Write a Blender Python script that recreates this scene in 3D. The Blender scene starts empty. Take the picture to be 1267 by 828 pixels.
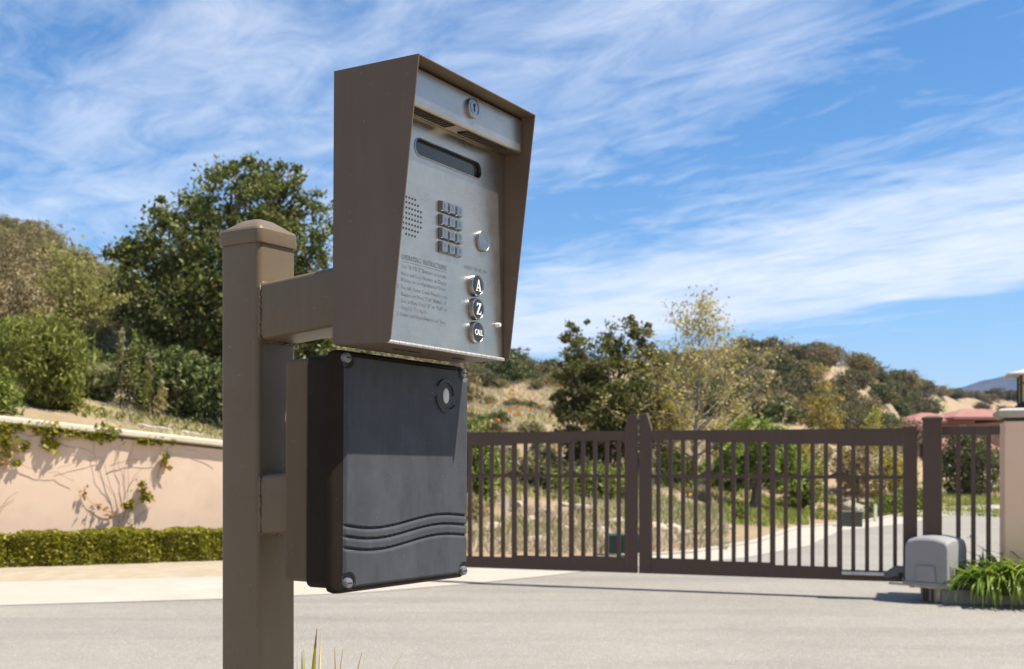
import bpy, bmesh, math, random
import numpy as np
from mathutils import Vector, Matrix

# ---------------------------------------------------------------- camera
F, CX, HZ, CAMZ, PW = 1400.0, 633.5, 572.0, 1.35, 1267.0
scene = bpy.context.scene
COL = scene.collection
cam_d = bpy.data.cameras.new('camera')
cam = bpy.data.objects.new('camera', cam_d)
COL.objects.link(cam)
cam.location = (0, 0, CAMZ)
cam.rotation_euler = (math.radians(90), 0, 0)
cam_d.sensor_width = 36.0
cam_d.lens = 36.0 * F / PW
cam_d.shift_y = (HZ - 414.0) / PW
cam_d.clip_start = 0.05
cam_d.clip_end = 12000
cam_d.dof.use_dof = True
cam_d.dof.focus_distance = 2.0
cam_d.dof.aperture_fstop = 9.0
scene.camera = cam

# ---------------------------------------------------------------- sun, sky, exposure
SUN_EL, SUN_AZ = math.radians(61.0), math.radians(-12.0)
SUN = Vector((math.cos(SUN_EL) * math.cos(SUN_AZ), math.cos(SUN_EL) * math.sin(SUN_AZ), math.sin(SUN_EL)))
sd = bpy.data.lights.new('sun', 'SUN')
sd.energy = 5.0
sd.angle = math.radians(0.5)
sd.color = (1.0, 0.945, 0.85)
sun = bpy.data.objects.new('sun', sd)
COL.objects.link(sun)
sun.rotation_euler = SUN.to_track_quat('Z', 'Y').to_euler()
sun.location = (20, -3, 30)

scene.view_settings.view_transform = 'Standard'
scene.view_settings.look = 'None'
scene.view_settings.exposure = 0.85
scene.view_settings.gamma = 1.0
scene.view_settings.use_curve_mapping = False
try:
    scene.cycles.use_denoising = True
    scene.cycles.max_bounces = 8
    scene.cycles.transparent_max_bounces = 8
    scene.cycles.volume_bounces = 0
except Exception:
    pass

world = bpy.data.worlds.new('World')
scene.world = world
world.use_nodes = True
wn, wl = world.node_tree.nodes, world.node_tree.links
wn.clear()

class NG:
    """small helper to chain shader nodes"""
    def __init__(self, tree):
        self.n, self.l = tree.nodes, tree.links
    def new(self, t, **kw):
        nd = self.n.new(t)
        for k, v in kw.items():
            setattr(nd, k, v)
        return nd
    def put(self, sock, val):
        if isinstance(val, bpy.types.NodeSocket):
            self.l.new(val, sock)
        elif val is not None:
            sock.default_value = val
    def math(self, op, a, b=None, c=None, clamp=False):
        nd = self.new('ShaderNodeMath', operation=op, use_clamp=clamp)
        for s, v in zip(nd.inputs, (a, b, c)):
            self.put(s, v)
        return nd.outputs[0]
    def noise(self, vec, scale, detail=4, rough=0.55, dist=0.0, dim='3D'):
        nd = self.new('ShaderNodeTexNoise', noise_dimensions=dim)
        self.put(nd.inputs['Vector'], vec)
        nd.inputs['Scale'].default_value = scale
        nd.inputs['Detail'].default_value = detail
        nd.inputs['Roughness'].default_value = rough
        nd.inputs['Distortion'].default_value = dist
        return nd.outputs['Fac']
    def ramp(self, fac, stops, interp='LINEAR'):
        nd = self.new('ShaderNodeValToRGB')
        nd.color_ramp.interpolation = interp
        e = nd.color_ramp.elements
        while len(e) < len(stops):
            e.new(0.5)
        for el, (p, c) in zip(e, stops):
            el.position = p
            el.color = (c, c, c, 1) if isinstance(c, (int, float)) else (*c[:3], 1)
        self.put(nd.inputs[0], fac)
        return nd.outputs[0]
    def mix(self, fac, a, b, blend='MIX'):
        nd = self.new('ShaderNodeMix', data_type='RGBA', blend_type=blend)
        self.put(nd.inputs[0], fac)
        self.put(nd.inputs[6], a if isinstance(a, bpy.types.NodeSocket) else (*a[:3], 1))
        self.put(nd.inputs[7], b if isinstance(b, bpy.types.NodeSocket) else (*b[:3], 1))
        return nd.outputs[2]
    def xyz(self, x=0, y=0, z=0):
        nd = self.new('ShaderNodeCombineXYZ')
        for s, v in zip(nd.inputs, (x, y, z)):
            self.put(s, v)
        return nd.outputs[0]

g = NG(world.node_tree)
tc = g.new('ShaderNodeTexCoord')
sky = g.new('ShaderNodeTexSky', sky_type='NISHITA')
sky.sun_disc = False
sky.sun_elevation = SUN_EL
sky.sun_rotation = math.atan2(SUN.x, SUN.y)
sky.altitude = 300
sky.air_density = 1.0
sky.dust_density = 0.25
sky.ozone_density = 2.5
sep = g.new('ShaderNodeSeparateXYZ')
g.l.new(tc.outputs['Generated'], sep.inputs[0])
zz = g.math('MAXIMUM', sep.outputs[2], 0.03)
cpx = g.math('DIVIDE', sep.outputs[0], zz)          # cirrus layer: a flat sheet high above
cpy = g.math('DIVIDE', sep.outputs[1], zz)
q = g.math('ADD', g.math('MULTIPLY', cpx, 0.853), g.math('MULTIPLY', cpy, 0.526))     # across the streaks
r = g.math('SUBTRACT', g.math('MULTIPLY', cpx, 0.526), g.math('MULTIPLY', cpy, 0.853))  # along them
warp = g.noise(g.xyz(cpx, cpy, 3.1), 1.1, 4, 0.6)
qw = g.math('ADD', q, g.math('MULTIPLY', g.math('SUBTRACT', warp, 0.5), 1.0))
cover = g.ramp(g.math('DIVIDE', qw, 8.0, clamp=True), [(0.0, 0.36), (0.05, 0.46), (0.10, 0.52), (0.19, 0.50), (0.25, 0.46), (0.30, 0.28), (0.38, 0.30),
                                        (0.46, 0.80), (0.60, 1.0), (0.68, 0.9), (0.76, 0.30), (1.0, 0.15)], 'EASE')
st1 = g.noise(g.xyz(g.math('MULTIPLY', r, 0.75), g.math('MULTIPLY', q, 1.7), 0.0), 1.25, 8, 0.60, 0.6)
st2 = g.noise(g.xyz(g.math('MULTIPLY', r, 1.9), g.math('MULTIPLY', q, 3.6), 1.7), 1.35, 8, 0.64, 0.9)
st = g.math('ADD', g.math('MULTIPLY', st1, 0.54), g.math('MULTIPLY', st2, 0.46))
dens = g.math('SUBTRACT', g.math('ADD', st, g.math('MULTIPLY', cover, 0.58)), 0.66)
dens = g.math('ADD', g.math('MULTIPLY', dens, 2.15, clamp=True), 0.05, clamp=True)
dens = g.math('MULTIPLY', dens, 0.90)
hsv = g.new('ShaderNodeHueSaturation')
hsv.inputs['Saturation'].default_value = 1.36
hsv.inputs['Value'].default_value = 1.0
g.l.new(sky.outputs[0], hsv.inputs['Color'])
skyc = g.mix(dens, hsv.outputs[0], (6.9, 7.2, 7.6))
bg = g.new('ShaderNodeBackground')
bg.inputs['Strength'].default_value = 0.085
g.l.new(skyc, bg.inputs['Color'])
wo = g.new('ShaderNodeOutputWorld')
g.l.new(bg.outputs[0], wo.inputs['Surface'])

# ---------------------------------------------------------------- helpers
rnd = random.Random(7)
rng = np.random.default_rng(11)

def srgb(r, g_, b):
    return tuple((c / 255 / 12.92) if c / 255 <= 0.04045 else ((c / 255 + 0.055) / 1.055) ** 2.4 for c in (r, g_, b))

def at(px, py, y):
    return Vector(((px - CX) / F * y, y, CAMZ + (HZ - py) / F * y))

def flat(px, py, z=0.0):
    y = (CAMZ - z) * F / (py - HZ)
    return Vector(((px - CX) / F * y, y, z))

def tag(o, label=None, cat=None, group=None, kind=None):
    if label: o['label'] = label
    if cat: o['category'] = cat
    if group: o['group'] = group
    if kind: o['kind'] = kind
    return o

def empty(name, loc=(0, 0, 0), rot=(0, 0, 0), label=None, cat=None, group=None):
    o = bpy.data.objects.new(name, None)
    o.empty_display_size = 0.1
    COL.objects.link(o)
    o.location = loc
    o.rotation_euler = rot
    return tag(o, label, cat, group)

def link(name, me, parent=None, loc=None, rot=None):
    o = bpy.data.objects.new(name, me)
    COL.objects.link(o)
    if parent is not None: o.parent = parent
    if loc is not None: o.location = loc
    if rot is not None: o.rotation_euler = rot
    return o

class MB:
    def __init__(self):
        self.v, self.f, self.m = [], [], []
    def add(self, vs, fs, mi=0):
        b = len(self.v)
        self.v += [tuple(p) for p in vs]
        self.f += [tuple(b + i for i in f) for f in fs]
        self.m += [mi] * len(fs)
        return self
    def box(self, x0, x1, y0, y1, z0, z1, mi=0):
        vs = [(x, y, z) for z in (z0, z1) for y in (y0, y1) for x in (x0, x1)]
        return self.add(vs, [(0, 2, 3, 1), (4, 5, 7, 6), (0, 1, 5, 4), (2, 6, 7, 3), (0, 4, 6, 2), (1, 3, 7, 5)], mi)
    def prism(self, poly, a0, a1, axis='y', mi=0):
        """extrude a 2D polygon along an axis; poly in the other two axes in order"""
        def P(a, b, c):
            return {'x': (c, a, b), 'y': (a, c, b), 'z': (a, b, c)}[axis]
        n = len(poly)
        vs = [P(a, b, a0) for a, b in poly] + [P(a, b, a1) for a, b in poly]
        fs = [tuple(range(n)), tuple(range(2 * n - 1, n - 1, -1))] + [(i, (i + 1) % n, n + (i + 1) % n, n + i) for i in range(n)]
        return self.add(vs, fs, mi)
    def loft(self, rings, mi=0, caps=True):
        n = len(rings[0])
        vs = [p for rg in rings for p in rg]
        fs = []
        for k in range(len(rings) - 1):
            for i in range(n):
                j = (i + 1) % n
                fs.append((k * n + i, k * n + j, (k + 1) * n + j, (k + 1) * n + i))
        if caps:
            fs.append(tuple(range(n - 1, -1, -1)))
            fs.append(tuple((len(rings) - 1) * n + i for i in range(n)))
        return self.add(vs, fs, mi)
    def tube(self, pts, rad, n=7, mi=0, caps=True):
        pts = [Vector(p) for p in pts]
        rad = [rad] * len(pts) if isinstance(rad, (int, float)) else rad
        rings = []
        for i, p in enumerate(pts):
            d = (pts[min(i + 1, len(pts) - 1)] - pts[max(i - 1, 0)])
            d = d.normalized() if d.length > 1e-9 else Vector((0, 0, 1))
            a = d.cross(Vector((0, 0, 1)) if abs(d.z) < 0.9 else Vector((1, 0, 0))).normalized()
            b = d.cross(a)
            rings.append([p + (a * math.cos(t) + b * math.sin(t)) * rad[i] for t in (2 * math.pi * k / n for k in range(n))])
        return self.loft(rings, mi, caps)
    def lathe(self, prof, center=(0, 0, 0), axis='z', n=24, mi=0):
        cx, cy, cz = center
        rings = []
        for r_, h in prof:
            ring = []
            for k in range(n):
                t = 2 * math.pi * k / n
                a, b = r_ * math.cos(t), r_ * math.sin(t)
                ring.append({'z': (cx + a, cy + b, cz + h), 'x': (cx + h, cy + a, cz + b), 'y': (cx + a, cy + h, cz + b)}[axis])
            rings.append(ring)
        return self.loft(rings, mi)
    def build(self, name, mats, parent=None, smooth=False, bevel=None, loc=None, rot=None, recalc=True, seg=2):
        me = bpy.data.meshes.new(name)
        me.from_pydata(self.v, [], self.f)
        mats = mats if isinstance(mats, (list, tuple)) else [mats]
        for m_ in mats: me.materials.append(m_)
        me.polygons.foreach_set('material_index', self.m)
        if recalc:
            bm = bmesh.new(); bm.from_mesh(me)
            bmesh.ops.recalc_face_normals(bm, faces=bm.faces)
            bm.to_mesh(me); bm.free()
        if smooth:
            me.polygons.foreach_set('use_smooth', [True] * len(me.polygons))
        me.update()
        o = link(name, me, parent, loc, rot)
        if bevel:
            b = o.modifiers.new('bevel', 'BEVEL')
            b.width = bevel; b.segments = seg; b.limit_method = 'ANGLE'; b.angle_limit = math.radians(35)
            b.harden_normals = False
            if not smooth:
                me.polygons.foreach_set('use_smooth', [False] * len(me.polygons))
        return o

def rrect(a0, a1, b0, b1, r_, n=5):
    pts = []
    for (cx, cy, s) in ((a1 - r_, b1 - r_, 0), (a0 + r_, b1 - r_, 90), (a0 + r_, b0 + r_, 180), (a1 - r_, b0 + r_, 270)):
        for k in range(n + 1):
            t = math.radians(s + 90 * k / n)
            pts.append((cx + r_ * math.cos(t), cy + r_ * math.sin(t)))
    return pts

def smooth_by_angle(o, deg=35):
    me = o.data
    me.polygons.foreach_set('use_smooth', [True] * len(me.polygons))
    try:
        me.set_sharp_from_angle(angle=math.radians(deg))
    except Exception:
        pass
    return o

# ---------------------------------------------------------------- materials
def surf(name, c1, c2=None, scale=6.0, rough=0.6, metal=0.0, bump=0.0, bscale=40.0, c3=None, c3scale=1.2, c3amt=0.5,
         rvar=0.0, stretch=(1, 1, 1), spec=0.5, coord='Object', bdist=0.01, speck=None, speck_scale=150, streak=None):
    m = bpy.data.materials.new(name)
    m.use_nodes = True
    g_ = NG(m.node_tree)
    bs = m.node_tree.nodes['Principled BSDF']
    t = g_.new('ShaderNodeTexCoord')
    mp = g_.new('ShaderNodeMapping')
    mp.inputs['Scale'].default_value = stretch
    g_.l.new(t.outputs[coord], mp.inputs[0])
    vec = mp.outputs[0]
    col = (*c1, 1)
    if c2 is not None:
        f_ = g_.ramp(g_.noise(vec, scale, 6, 0.62), [(0.32, 0.0), (0.68, 1.0)])
        col = g_.mix(f_, c1, c2)
    if c3 is not None:
        f3 = g_.ramp(g_.noise(vec, c3scale, 7, 0.7), [(0.50, 0.0), (0.66, c3amt)])
        col = g_.mix(f3, col if isinstance(col, bpy.types.NodeSocket) else c1, c3)
    if streak is not None:      # dust washed down the face
        mp3 = g_.new('ShaderNodeMapping')
        mp3.inputs['Scale'].default_value = (1, 1, 0.06)
        g_.l.new(t.outputs[coord], mp3.inputs[0])
        fs_ = g_.ramp(g_.noise(mp3.outputs[0], 34, 5, 0.6), [(0.50, 0.0), (0.72, 0.35)])
        col = g_.mix(fs_, col if isinstance(col, bpy.types.NodeSocket) else c1, streak)
    if speck is not None:       # paint chips and dust specks
        f4 = g_.ramp(g_.noise(vec, speck_scale, 2, 0.5), [(0.715, 0.0), (0.755, 0.55)])
        col = g_.mix(f4, col if isinstance(col, bpy.types.NodeSocket) else c1, speck)
    g_.put(bs.inputs['Base Color'], col)
    bs.inputs['Metallic'].default_value = metal
    bs.inputs['Specular IOR Level'].default_value = spec
    if rvar:
        rr = g_.math('ADD', g_.math('MULTIPLY', g_.noise(vec, scale * 1.7, 5, 0.65), rvar * 2), rough - rvar)
        g_.put(bs.inputs['Roughness'], rr)
    else:
        bs.inputs['Roughness'].default_value = rough
    if bump:
        bp = g_.new('ShaderNodeBump')
        bp.inputs['Strength'].default_value = bump
        bp.inputs['Distance'].default_value = bdist
        g_.l.new(g_.noise(vec, bscale, 5, 0.6), bp.inputs['Height'])
        g_.l.new(bp.outputs[0], bs.inputs['Normal'])
    return m

def leafmat(name, dark, light, tint=None, trans=0.35, rough=0.5):
    """leaves: each leaf picks its own colour"""
    m = bpy.data.materials.new(name)
    m.use_nodes = True
    g_ = NG(m.node_tree)
    g_.n.remove(m.node_tree.nodes['Principled BSDF'])
    out = m.node_tree.nodes['Material Output']
    geo = g_.new('ShaderNodeNewGeometry')
    oi = g_.new('ShaderNodeObjectInfo')
    stops = [(0.0, dark), (0.75, light)]
    if tint is not None: stops.append((1.0, tint))
    col = g_.ramp(geo.outputs['Random Per Island'], stops)
    hs = g_.new('ShaderNodeHueSaturation')
    g_.put(hs.inputs['Color'], col)
    g_.put(hs.inputs['Hue'], g_.math('ADD', g_.math('MULTIPLY', oi.outputs['Random'], 0.035), 0.4825))
    g_.put(hs.inputs['Value'], g_.math('ADD', g_.math('MULTIPLY', oi.outputs['Random'], 0.4), 0.8))
    d = g_.new('ShaderNodeBsdfPrincipled')
    d.inputs['Roughness'].default_value = rough
    d.inputs['Specular IOR Level'].default_value = 0.3
    t = g_.new('ShaderNodeBsdfTranslucent')
    g_.l.new(hs.outputs[0], d.inputs['Base Color'])
    g_.l.new(hs.outputs[0], t.inputs['Color'])
    mx = g_.new('ShaderNodeMixShader')
    mx.inputs[0].default_value = trans
    g_.l.new(d.outputs[0], mx.inputs[1]); g_.l.new(t.outputs[0], mx.inputs[2])
    g_.l.new(mx.outputs[0], out.inputs['Surface'])
    return m

M = {}
M['post'] = surf('brown_post_paint', (0.142, 0.104, 0.060), (0.154, 0.114, 0.067), 9, 0.42, bump=0.05, bscale=140, rvar=0.06, c3=(0.18, 0.135, 0.095), c3scale=3.5, c3amt=0.4, spec=0.38, speck=(0.30, 0.25, 0.20), streak=(0.185, 0.148, 0.098))
M['hood'] = surf('brown_hood_paint', (0.124, 0.090, 0.061), (0.134, 0.098, 0.067), 7, 0.5, bump=0.06, bscale=220, rvar=0.06, c3=(0.165, 0.12, 0.09), c3scale=3.0, c3amt=0.35, spec=0.26, speck=(0.28, 0.24, 0.21), streak=(0.165, 0.13, 0.10))
M['weld'] = surf('painted_weld', (0.115, 0.09, 0.072), (0.2, 0.17, 0.15), 120, 0.35, bump=0.5, bscale=200)
M['gate'] = surf('brown_gate_paint', (0.094, 0.062, 0.047), (0.104, 0.069, 0.052), 4, 0.55, spec=0.2, speck=(0.16, 0.12, 0.10), speck_scale=60, streak=(0.13, 0.095, 0.075), bump=0.04, bscale=90, rvar=0.05)
M['bracket'] = surf('olive_brown_paint', (0.120, 0.088, 0.050), (0.132, 0.097, 0.056), 11, 0.55, spec=0.2, speck=(0.28, 0.24, 0.18), streak=(0.17, 0.13, 0.08), bump=0.05, bscale=160)
M['lens'] = surf('reader_lamp_lens', (0.55, 0.55, 0.52), rough=0.25)
M['display'] = surf('display_glass', (0.018, 0.022, 0.020), (0.03, 0.036, 0.033), 30, 0.12)
M['dark'] = surf('dark_hole', (0.012, 0.012, 0.012), rough=0.8)
M['print'] = surf('printed_lettering', (0.06, 0.062, 0.065), (0.17, 0.17, 0.175), 60, 0.5)
M['print_worn'] = surf('worn_lettering', (0.10, 0.102, 0.105), (0.31, 0.315, 0.32), 38, 0.45, metal=0.4)
M['chrome'] = surf('polished_chrome', (0.38, 0.38, 0.37), (0.28, 0.28, 0.275), 60, 0.33, metal=1.0, rvar=0.05)
M['hinge'] = surf('bright_hinge_metal', (0.62, 0.60, 0.55), (0.48, 0.46, 0.42), 50, 0.4, metal=0.5)  # hinge metal set paler than the plate steel
M['black_face'] = surf('black_button_face', (0.015, 0.015, 0.017), rough=0.28)
M['white_mark'] = surf('white_lettering', (0.80, 0.80, 0.78), rough=0.45)
M['white_plug'] = surf('white_plastic', (0.78, 0.78, 0.76), rough=0.4)
M['screw'] = surf('weathered_screw', (0.13, 0.135, 0.14), (0.22, 0.22, 0.22), 90, 0.4, metal=0.3, bump=0.15, bscale=200)
M['stucco'] = surf('peach_stucco', (0.74, 0.545, 0.395), (0.78, 0.585, 0.43), 1.6, 0.9, bump=0.35, bscale=60, c3=(0.60, 0.43, 0.31), c3scale=1.1, c3amt=0.5, spec=0.2)
M['pillar'] = surf('salmon_stucco', (0.82, 0.56, 0.38), (0.86, 0.60, 0.42), 2.5, 0.9, bump=0.4, bscale=70, spec=0.2)
M['cap'] = surf('cream_cap', (0.66, 0.56, 0.40), (0.72, 0.63, 0.47), 3, 0.85, bump=0.3, bscale=50, spec=0.2)
M['stonecap'] = surf('grey_stone_cap', (0.40, 0.36, 0.29), (0.47, 0.43, 0.36), 6, 0.85, bump=0.4, bscale=40, spec=0.2)
M['concrete'] = surf('pale_concrete', (0.37, 0.335, 0.275), (0.42, 0.38, 0.315), 2.2, 0.9, bump=0.25, bscale=70, c3=(0.35, 0.315, 0.265), c3scale=0.5, c3amt=0.5, spec=0.2)
M['kerb'] = surf('grey_kerb_concrete', (0.30, 0.285, 0.275), (0.36, 0.34, 0.325), 5, 0.9, bump=0.3, bscale=60, spec=0.2)
M['galv'] = surf('galvanised_steel', (0.42, 0.41, 0.39), (0.55, 0.54, 0.51), 14, 0.45, metal=0.6, c3=(0.25, 0.16, 0.10), c3scale=5, c3amt=0.5)
M['cover'] = surf('grey_plastic_cover', (0.25, 0.24, 0.235), (0.29, 0.28, 0.272), 4, 0.55, bump=0.05, bscale=120)
M['darkgrey'] = surf('dark_grey_paint', (0.075, 0.078, 0.082), (0.10, 0.10, 0.10), 9, 0.5)
M['brass'] = surf('brass_fitting', (0.45, 0.30, 0.10), rough=0.35, metal=0.9)
M['bark'] = surf('grey_bark', (0.11, 0.09, 0.075), (0.20, 0.17, 0.14), 10, 0.95, bump=0.8, bscale=22, stretch=(1, 1, 0.3))
M['palebark'] = surf('pale_mottled_bark', (0.36, 0.31, 0.27), (0.16, 0.13, 0.115), 4, 0.9, bump=0.5, bscale=20)
M['twig'] = surf('vine_stem', (0.20, 0.13, 0.09), (0.30, 0.21, 0.15), 14, 0.9)
M['rock'] = surf('pale_sandstone', (0.34, 0.28, 0.20), (0.43, 0.37, 0.28), 4, 0.95, bump=0.6, bscale=14, spec=0.2)
M['tile'] = surf('terracotta_roof', (0.27, 0.115, 0.085), (0.34, 0.155, 0.118), 1.5, 0.85, bump=0.5, bscale=9, c3=(0.33, 0.14, 0.11), c3scale=2.5)
M['house'] = surf('tan_house_stucco', (0.36, 0.225, 0.16), (0.40, 0.25, 0.18), 0.8, 0.9, bump=0.2, bscale=12)
M['house2'] = surf('mauve_house_stucco', (0.26, 0.15, 0.13), (0.30, 0.18, 0.15), 0.8, 0.9)
M['glass'] = surf('window_glass', (0.10, 0.16, 0.19), (0.14, 0.20, 0.22), 2, 0.08)
M['whiteframe'] = surf('white_frame', (0.70, 0.68, 0.62), rough=0.6)
M['amber'] = surf('amber_lantern_glass', (0.62, 0.47, 0.10), (0.72, 0.58, 0.20), 9, 0.3)
M['black'] = surf('black_iron', (0.022, 0.020, 0.022), (0.035, 0.03, 0.03), 20, 0.5)
M['lroof'] = surf('pale_metal_roof', (0.42, 0.40, 0.38), (0.50, 0.48, 0.46), 8, 0.6, metal=0.2)
M['green_box'] = surf('green_utility_box', (0.022, 0.055, 0.042), (0.032, 0.072, 0.055), 8, 0.5)
M['olive_box'] = surf('olive_transformer', (0.060, 0.075, 0.052), (0.075, 0.092, 0.066), 5, 0.55)
M['stake'] = surf('weathered_pale_wood', (0.55, 0.50, 0.40), (0.66, 0.61, 0.50), 20, 0.9)
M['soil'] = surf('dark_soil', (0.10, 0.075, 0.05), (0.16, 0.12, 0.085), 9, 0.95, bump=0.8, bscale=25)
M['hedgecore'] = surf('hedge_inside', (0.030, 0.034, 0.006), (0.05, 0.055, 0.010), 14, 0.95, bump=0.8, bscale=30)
M['verge'] = surf('pale_gravel_verge', (0.33, 0.27, 0.19), (0.40, 0.335, 0.245), 5, 0.95, bump=0.6, bscale=60, c3=(0.30, 0.24, 0.165), c3scale=2.0, c3amt=0.6, spec=0.1)
M['mountain'] = surf('mountain_scrub', (0.05, 0.05, 0.035), (0.09, 0.08, 0.055), 0.010, 1.0, c3=(0.14, 0.11, 0.08), c3scale=0.02, spec=0.0)
M['oak'] = leafmat('oak_leaves', (0.055, 0.070, 0.014), (0.140, 0.155, 0.034), (0.25, 0.205, 0.06), 0.32)
M['oak2'] = leafmat('oak_leaves_deep', (0.048, 0.064, 0.016), (0.115, 0.135, 0.034), (0.18, 0.18, 0.055), 0.25)
M['syc'] = leafmat('golden_young_leaves', (0.30, 0.25, 0.055), (0.50, 0.42, 0.12), (0.60, 0.52, 0.24), 0.4)
M['oak3'] = leafmat('oak_leaves_olive', (0.080, 0.100, 0.022), (0.185, 0.205, 0.048), (0.30, 0.27, 0.08), 0.4)
M['palelime'] = leafmat('pale_lime_leaves', (0.20, 0.195, 0.05), (0.36, 0.345, 0.10), (0.46, 0.41, 0.15), 0.45)
M['gold'] = leafmat('yellow_green_leaves', (0.24, 0.21, 0.035), (0.42, 0.35, 0.075), (0.50, 0.42, 0.12), 0.4)
M['lime'] = leafmat('fresh_lime_leaves', (0.11, 0.15, 0.020), (0.26, 0.30, 0.055), (0.38, 0.40, 0.10), 0.4)
M['green'] = leafmat('bright_green_leaves', (0.075, 0.115, 0.014), (0.19, 0.235, 0.035), (0.27, 0.30, 0.06), 0.35)
M['sage'] = leafmat('grey_sage_leaves', (0.17, 0.16, 0.065), (0.29, 0.265, 0.11), (0.37, 0.32, 0.16), 0.4)
M['chap'] = leafmat('chaparral_leaves', (0.12, 0.104, 0.038), (0.24, 0.20, 0.080), (0.32, 0.25, 0.12), 0.35)
M['chap2'] = leafmat('chaparral_brown_leaves', (0.14, 0.110, 0.048), (0.26, 0.20, 0.088), (0.34, 0.26, 0.14), 0.35)
M['hedge'] = leafmat('hedge_leaves', (0.15, 0.155, 0.012), (0.33, 0.31, 0.026), (0.54, 0.46, 0.05), 0.45)
M['vine'] = leafmat('vine_leaves', (0.18, 0.21, 0.016), (0.36, 0.36, 0.03), (0.46, 0.38, 0.04), 0.4)
M['redleaf'] = leafmat('reddish_vine_leaves', (0.22, 0.10, 0.03), (0.36, 0.20, 0.06), None, 0.35)
M['lily'] = leafmat('strap_leaves', (0.11, 0.19, 0.018), (0.27, 0.34, 0.04), (0.42, 0.45, 0.10), 0.35, 0.35)
M['drygrass'] = leafmat('dry_grass_blades', (0.38, 0.32, 0.17), (0.58, 0.51, 0.33), (0.70, 0.64, 0.48), 0.4)
M['freshgrass'] = leafmat('green_grass_blades', (0.14, 0.175, 0.025), (0.29, 0.32, 0.06), (0.40, 0.39, 0.11), 0.35)
M['poppy'] = leafmat('orange_petals', (0.80, 0.30, 0.01), (0.85, 0.42, 0.02), None, 0.3)
M['pinkpetal'] = leafmat('lilac_petals', (0.45, 0.22, 0.48), (0.60, 0.36, 0.62), None, 0.3)
M['tan'] = leafmat('dry_seed_heads', (0.25, 0.20, 0.09), (0.40, 0.33, 0.16), (0.48, 0.40, 0.22), 0.3)
M['twiggy'] = leafmat('bare_grey_twigs', (0.17, 0.14, 0.10), (0.27, 0.235, 0.175), None, 0.1)
M['blade_y'] = surf('yellow_blade', (0.80, 0.56, 0.03), (0.85, 0.66, 0.06), 30, 0.5)
M['blade_b'] = surf('brown_blade_tip', (0.36, 0.20, 0.05), (0.46, 0.28, 0.09), 30, 0.6)
M['blade_p'] = surf('pale_straw_blade', (0.75, 0.66, 0.34), (0.82, 0.74, 0.45), 30, 0.6)
M['blade_g'] = surf('green_blade', (0.40, 0.46, 0.06), (0.52, 0.56, 0.10), 30, 0.5)

def steel_material():
    m = bpy.data.materials.new('brushed_stainless_steel')
    m.use_nodes = True
    g_ = NG(m.node_tree)
    bs = m.node_tree.nodes['Principled BSDF']
    t = g_.new('ShaderNodeTexCoord')
    mp = g_.new('ShaderNodeMapping')
    mp.inputs['Scale'].default_value = (1, 1, 60)
    g_.l.new(t.outputs['Object'], mp.inputs[0])
    br = g_.noise(mp.outputs[0], 14, 4, 0.6)
    blot = g_.noise(t.outputs['Object'], 16, 7, 0.65)
    fine = g_.noise(t.outputs['Object'], 150, 4, 0.6)
    c = g_.mix(g_.ramp(blot, [(0.35, 0.0), (0.7, 1.0)]), (0.45, 0.392, 0.315), (0.57, 0.50, 0.405))
    c = g_.mix(g_.ramp(fine, [(0.66, 0.0), (0.74, 0.5)]), c, (0.68, 0.66, 0.62))
    c = g_.mix(g_.math('MULTIPLY', g_.ramp(br, [(0.3, 0.0), (0.7, 1.0)]), 0.25), c, (0.30, 0.305, 0.31))
    g_.put(bs.inputs['Base Color'], c)
    bs.inputs['Metallic'].default_value = 0.94
    g_.put(bs.inputs['Roughness'], g_.math('ADD', g_.math('MULTIPLY', blot, 0.22), 0.19))
    bs.inputs['Anisotropic'].default_value = 0.4
    bp = g_.new('ShaderNodeBump')
    bp.inputs['Strength'].default_value = 0.04
    bp.inputs['Distance'].default_value = 0.002
    g_.l.new(br, bp.inputs['Height'])
    g_.l.new(bp.outputs[0], bs.inputs['Normal'])
    return m
M['steel'] = steel_material()

def lid_material(name, c1, c2, dust):
    m = bpy.data.materials.new(name)
    m.use_nodes = True
    g_ = NG(m.node_tree)
    bs = m.node_tree.nodes['Principled BSDF']
    t = g_.new('ShaderNodeTexCoord')
    mp = g_.new('ShaderNodeMapping')
    mp.inputs['Scale'].default_value = (1, 1, 0.45)
    g_.l.new(t.outputs['Object'], mp.inputs[0])
    c = g_.mix(g_.ramp(g_.noise(mp.outputs[0], 22, 7, 0.68), [(0.3, 0.0), (0.72, 1.0)]), c1, c2)
    sc_ = g_.noise(t.outputs['Object'], 260, 3, 0.5)
    c = g_.mix(g_.ramp(sc_, [(0.70, 0.0), (0.76, 0.6)]), c, dust)
    # long hair scratches
    mp2 = g_.new('ShaderNodeMapping')
    mp2.inputs['Rotation'].default_value = (math.radians(12), 0, 0)
    mp2.inputs['Scale'].default_value = (1, 3, 40)
    g_.l.new(t.outputs['Object'], mp2.inputs[0])
    s2 = g_.noise(mp2.outputs[0], 3.2, 3, 0.5, 1.4)
    c = g_.mix(g_.ramp(s2, [(0.735, 0.0), (0.75, 0.45)]), c, dust)
    g_.put(bs.inputs['Base Color'], c)
    g_.put(bs.inputs['Roughness'], g_.math('ADD', g_.math('MULTIPLY', g_.noise(t.outputs['Object'], 30, 5, 0.6), 0.25), 0.36))
    bs.inputs['Specular IOR Level'].default_value = 0.12
    return m
M['lid'] = lid_material('slate_black_plastic', (0.044, 0.047, 0.052), (0.070, 0.074, 0.081), (0.22, 0.22, 0.22))
M['body'] = lid_material('black_plastic', (0.016, 0.010, 0.006), (0.024, 0.016, 0.010), (0.12, 0.11, 0.10))

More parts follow.
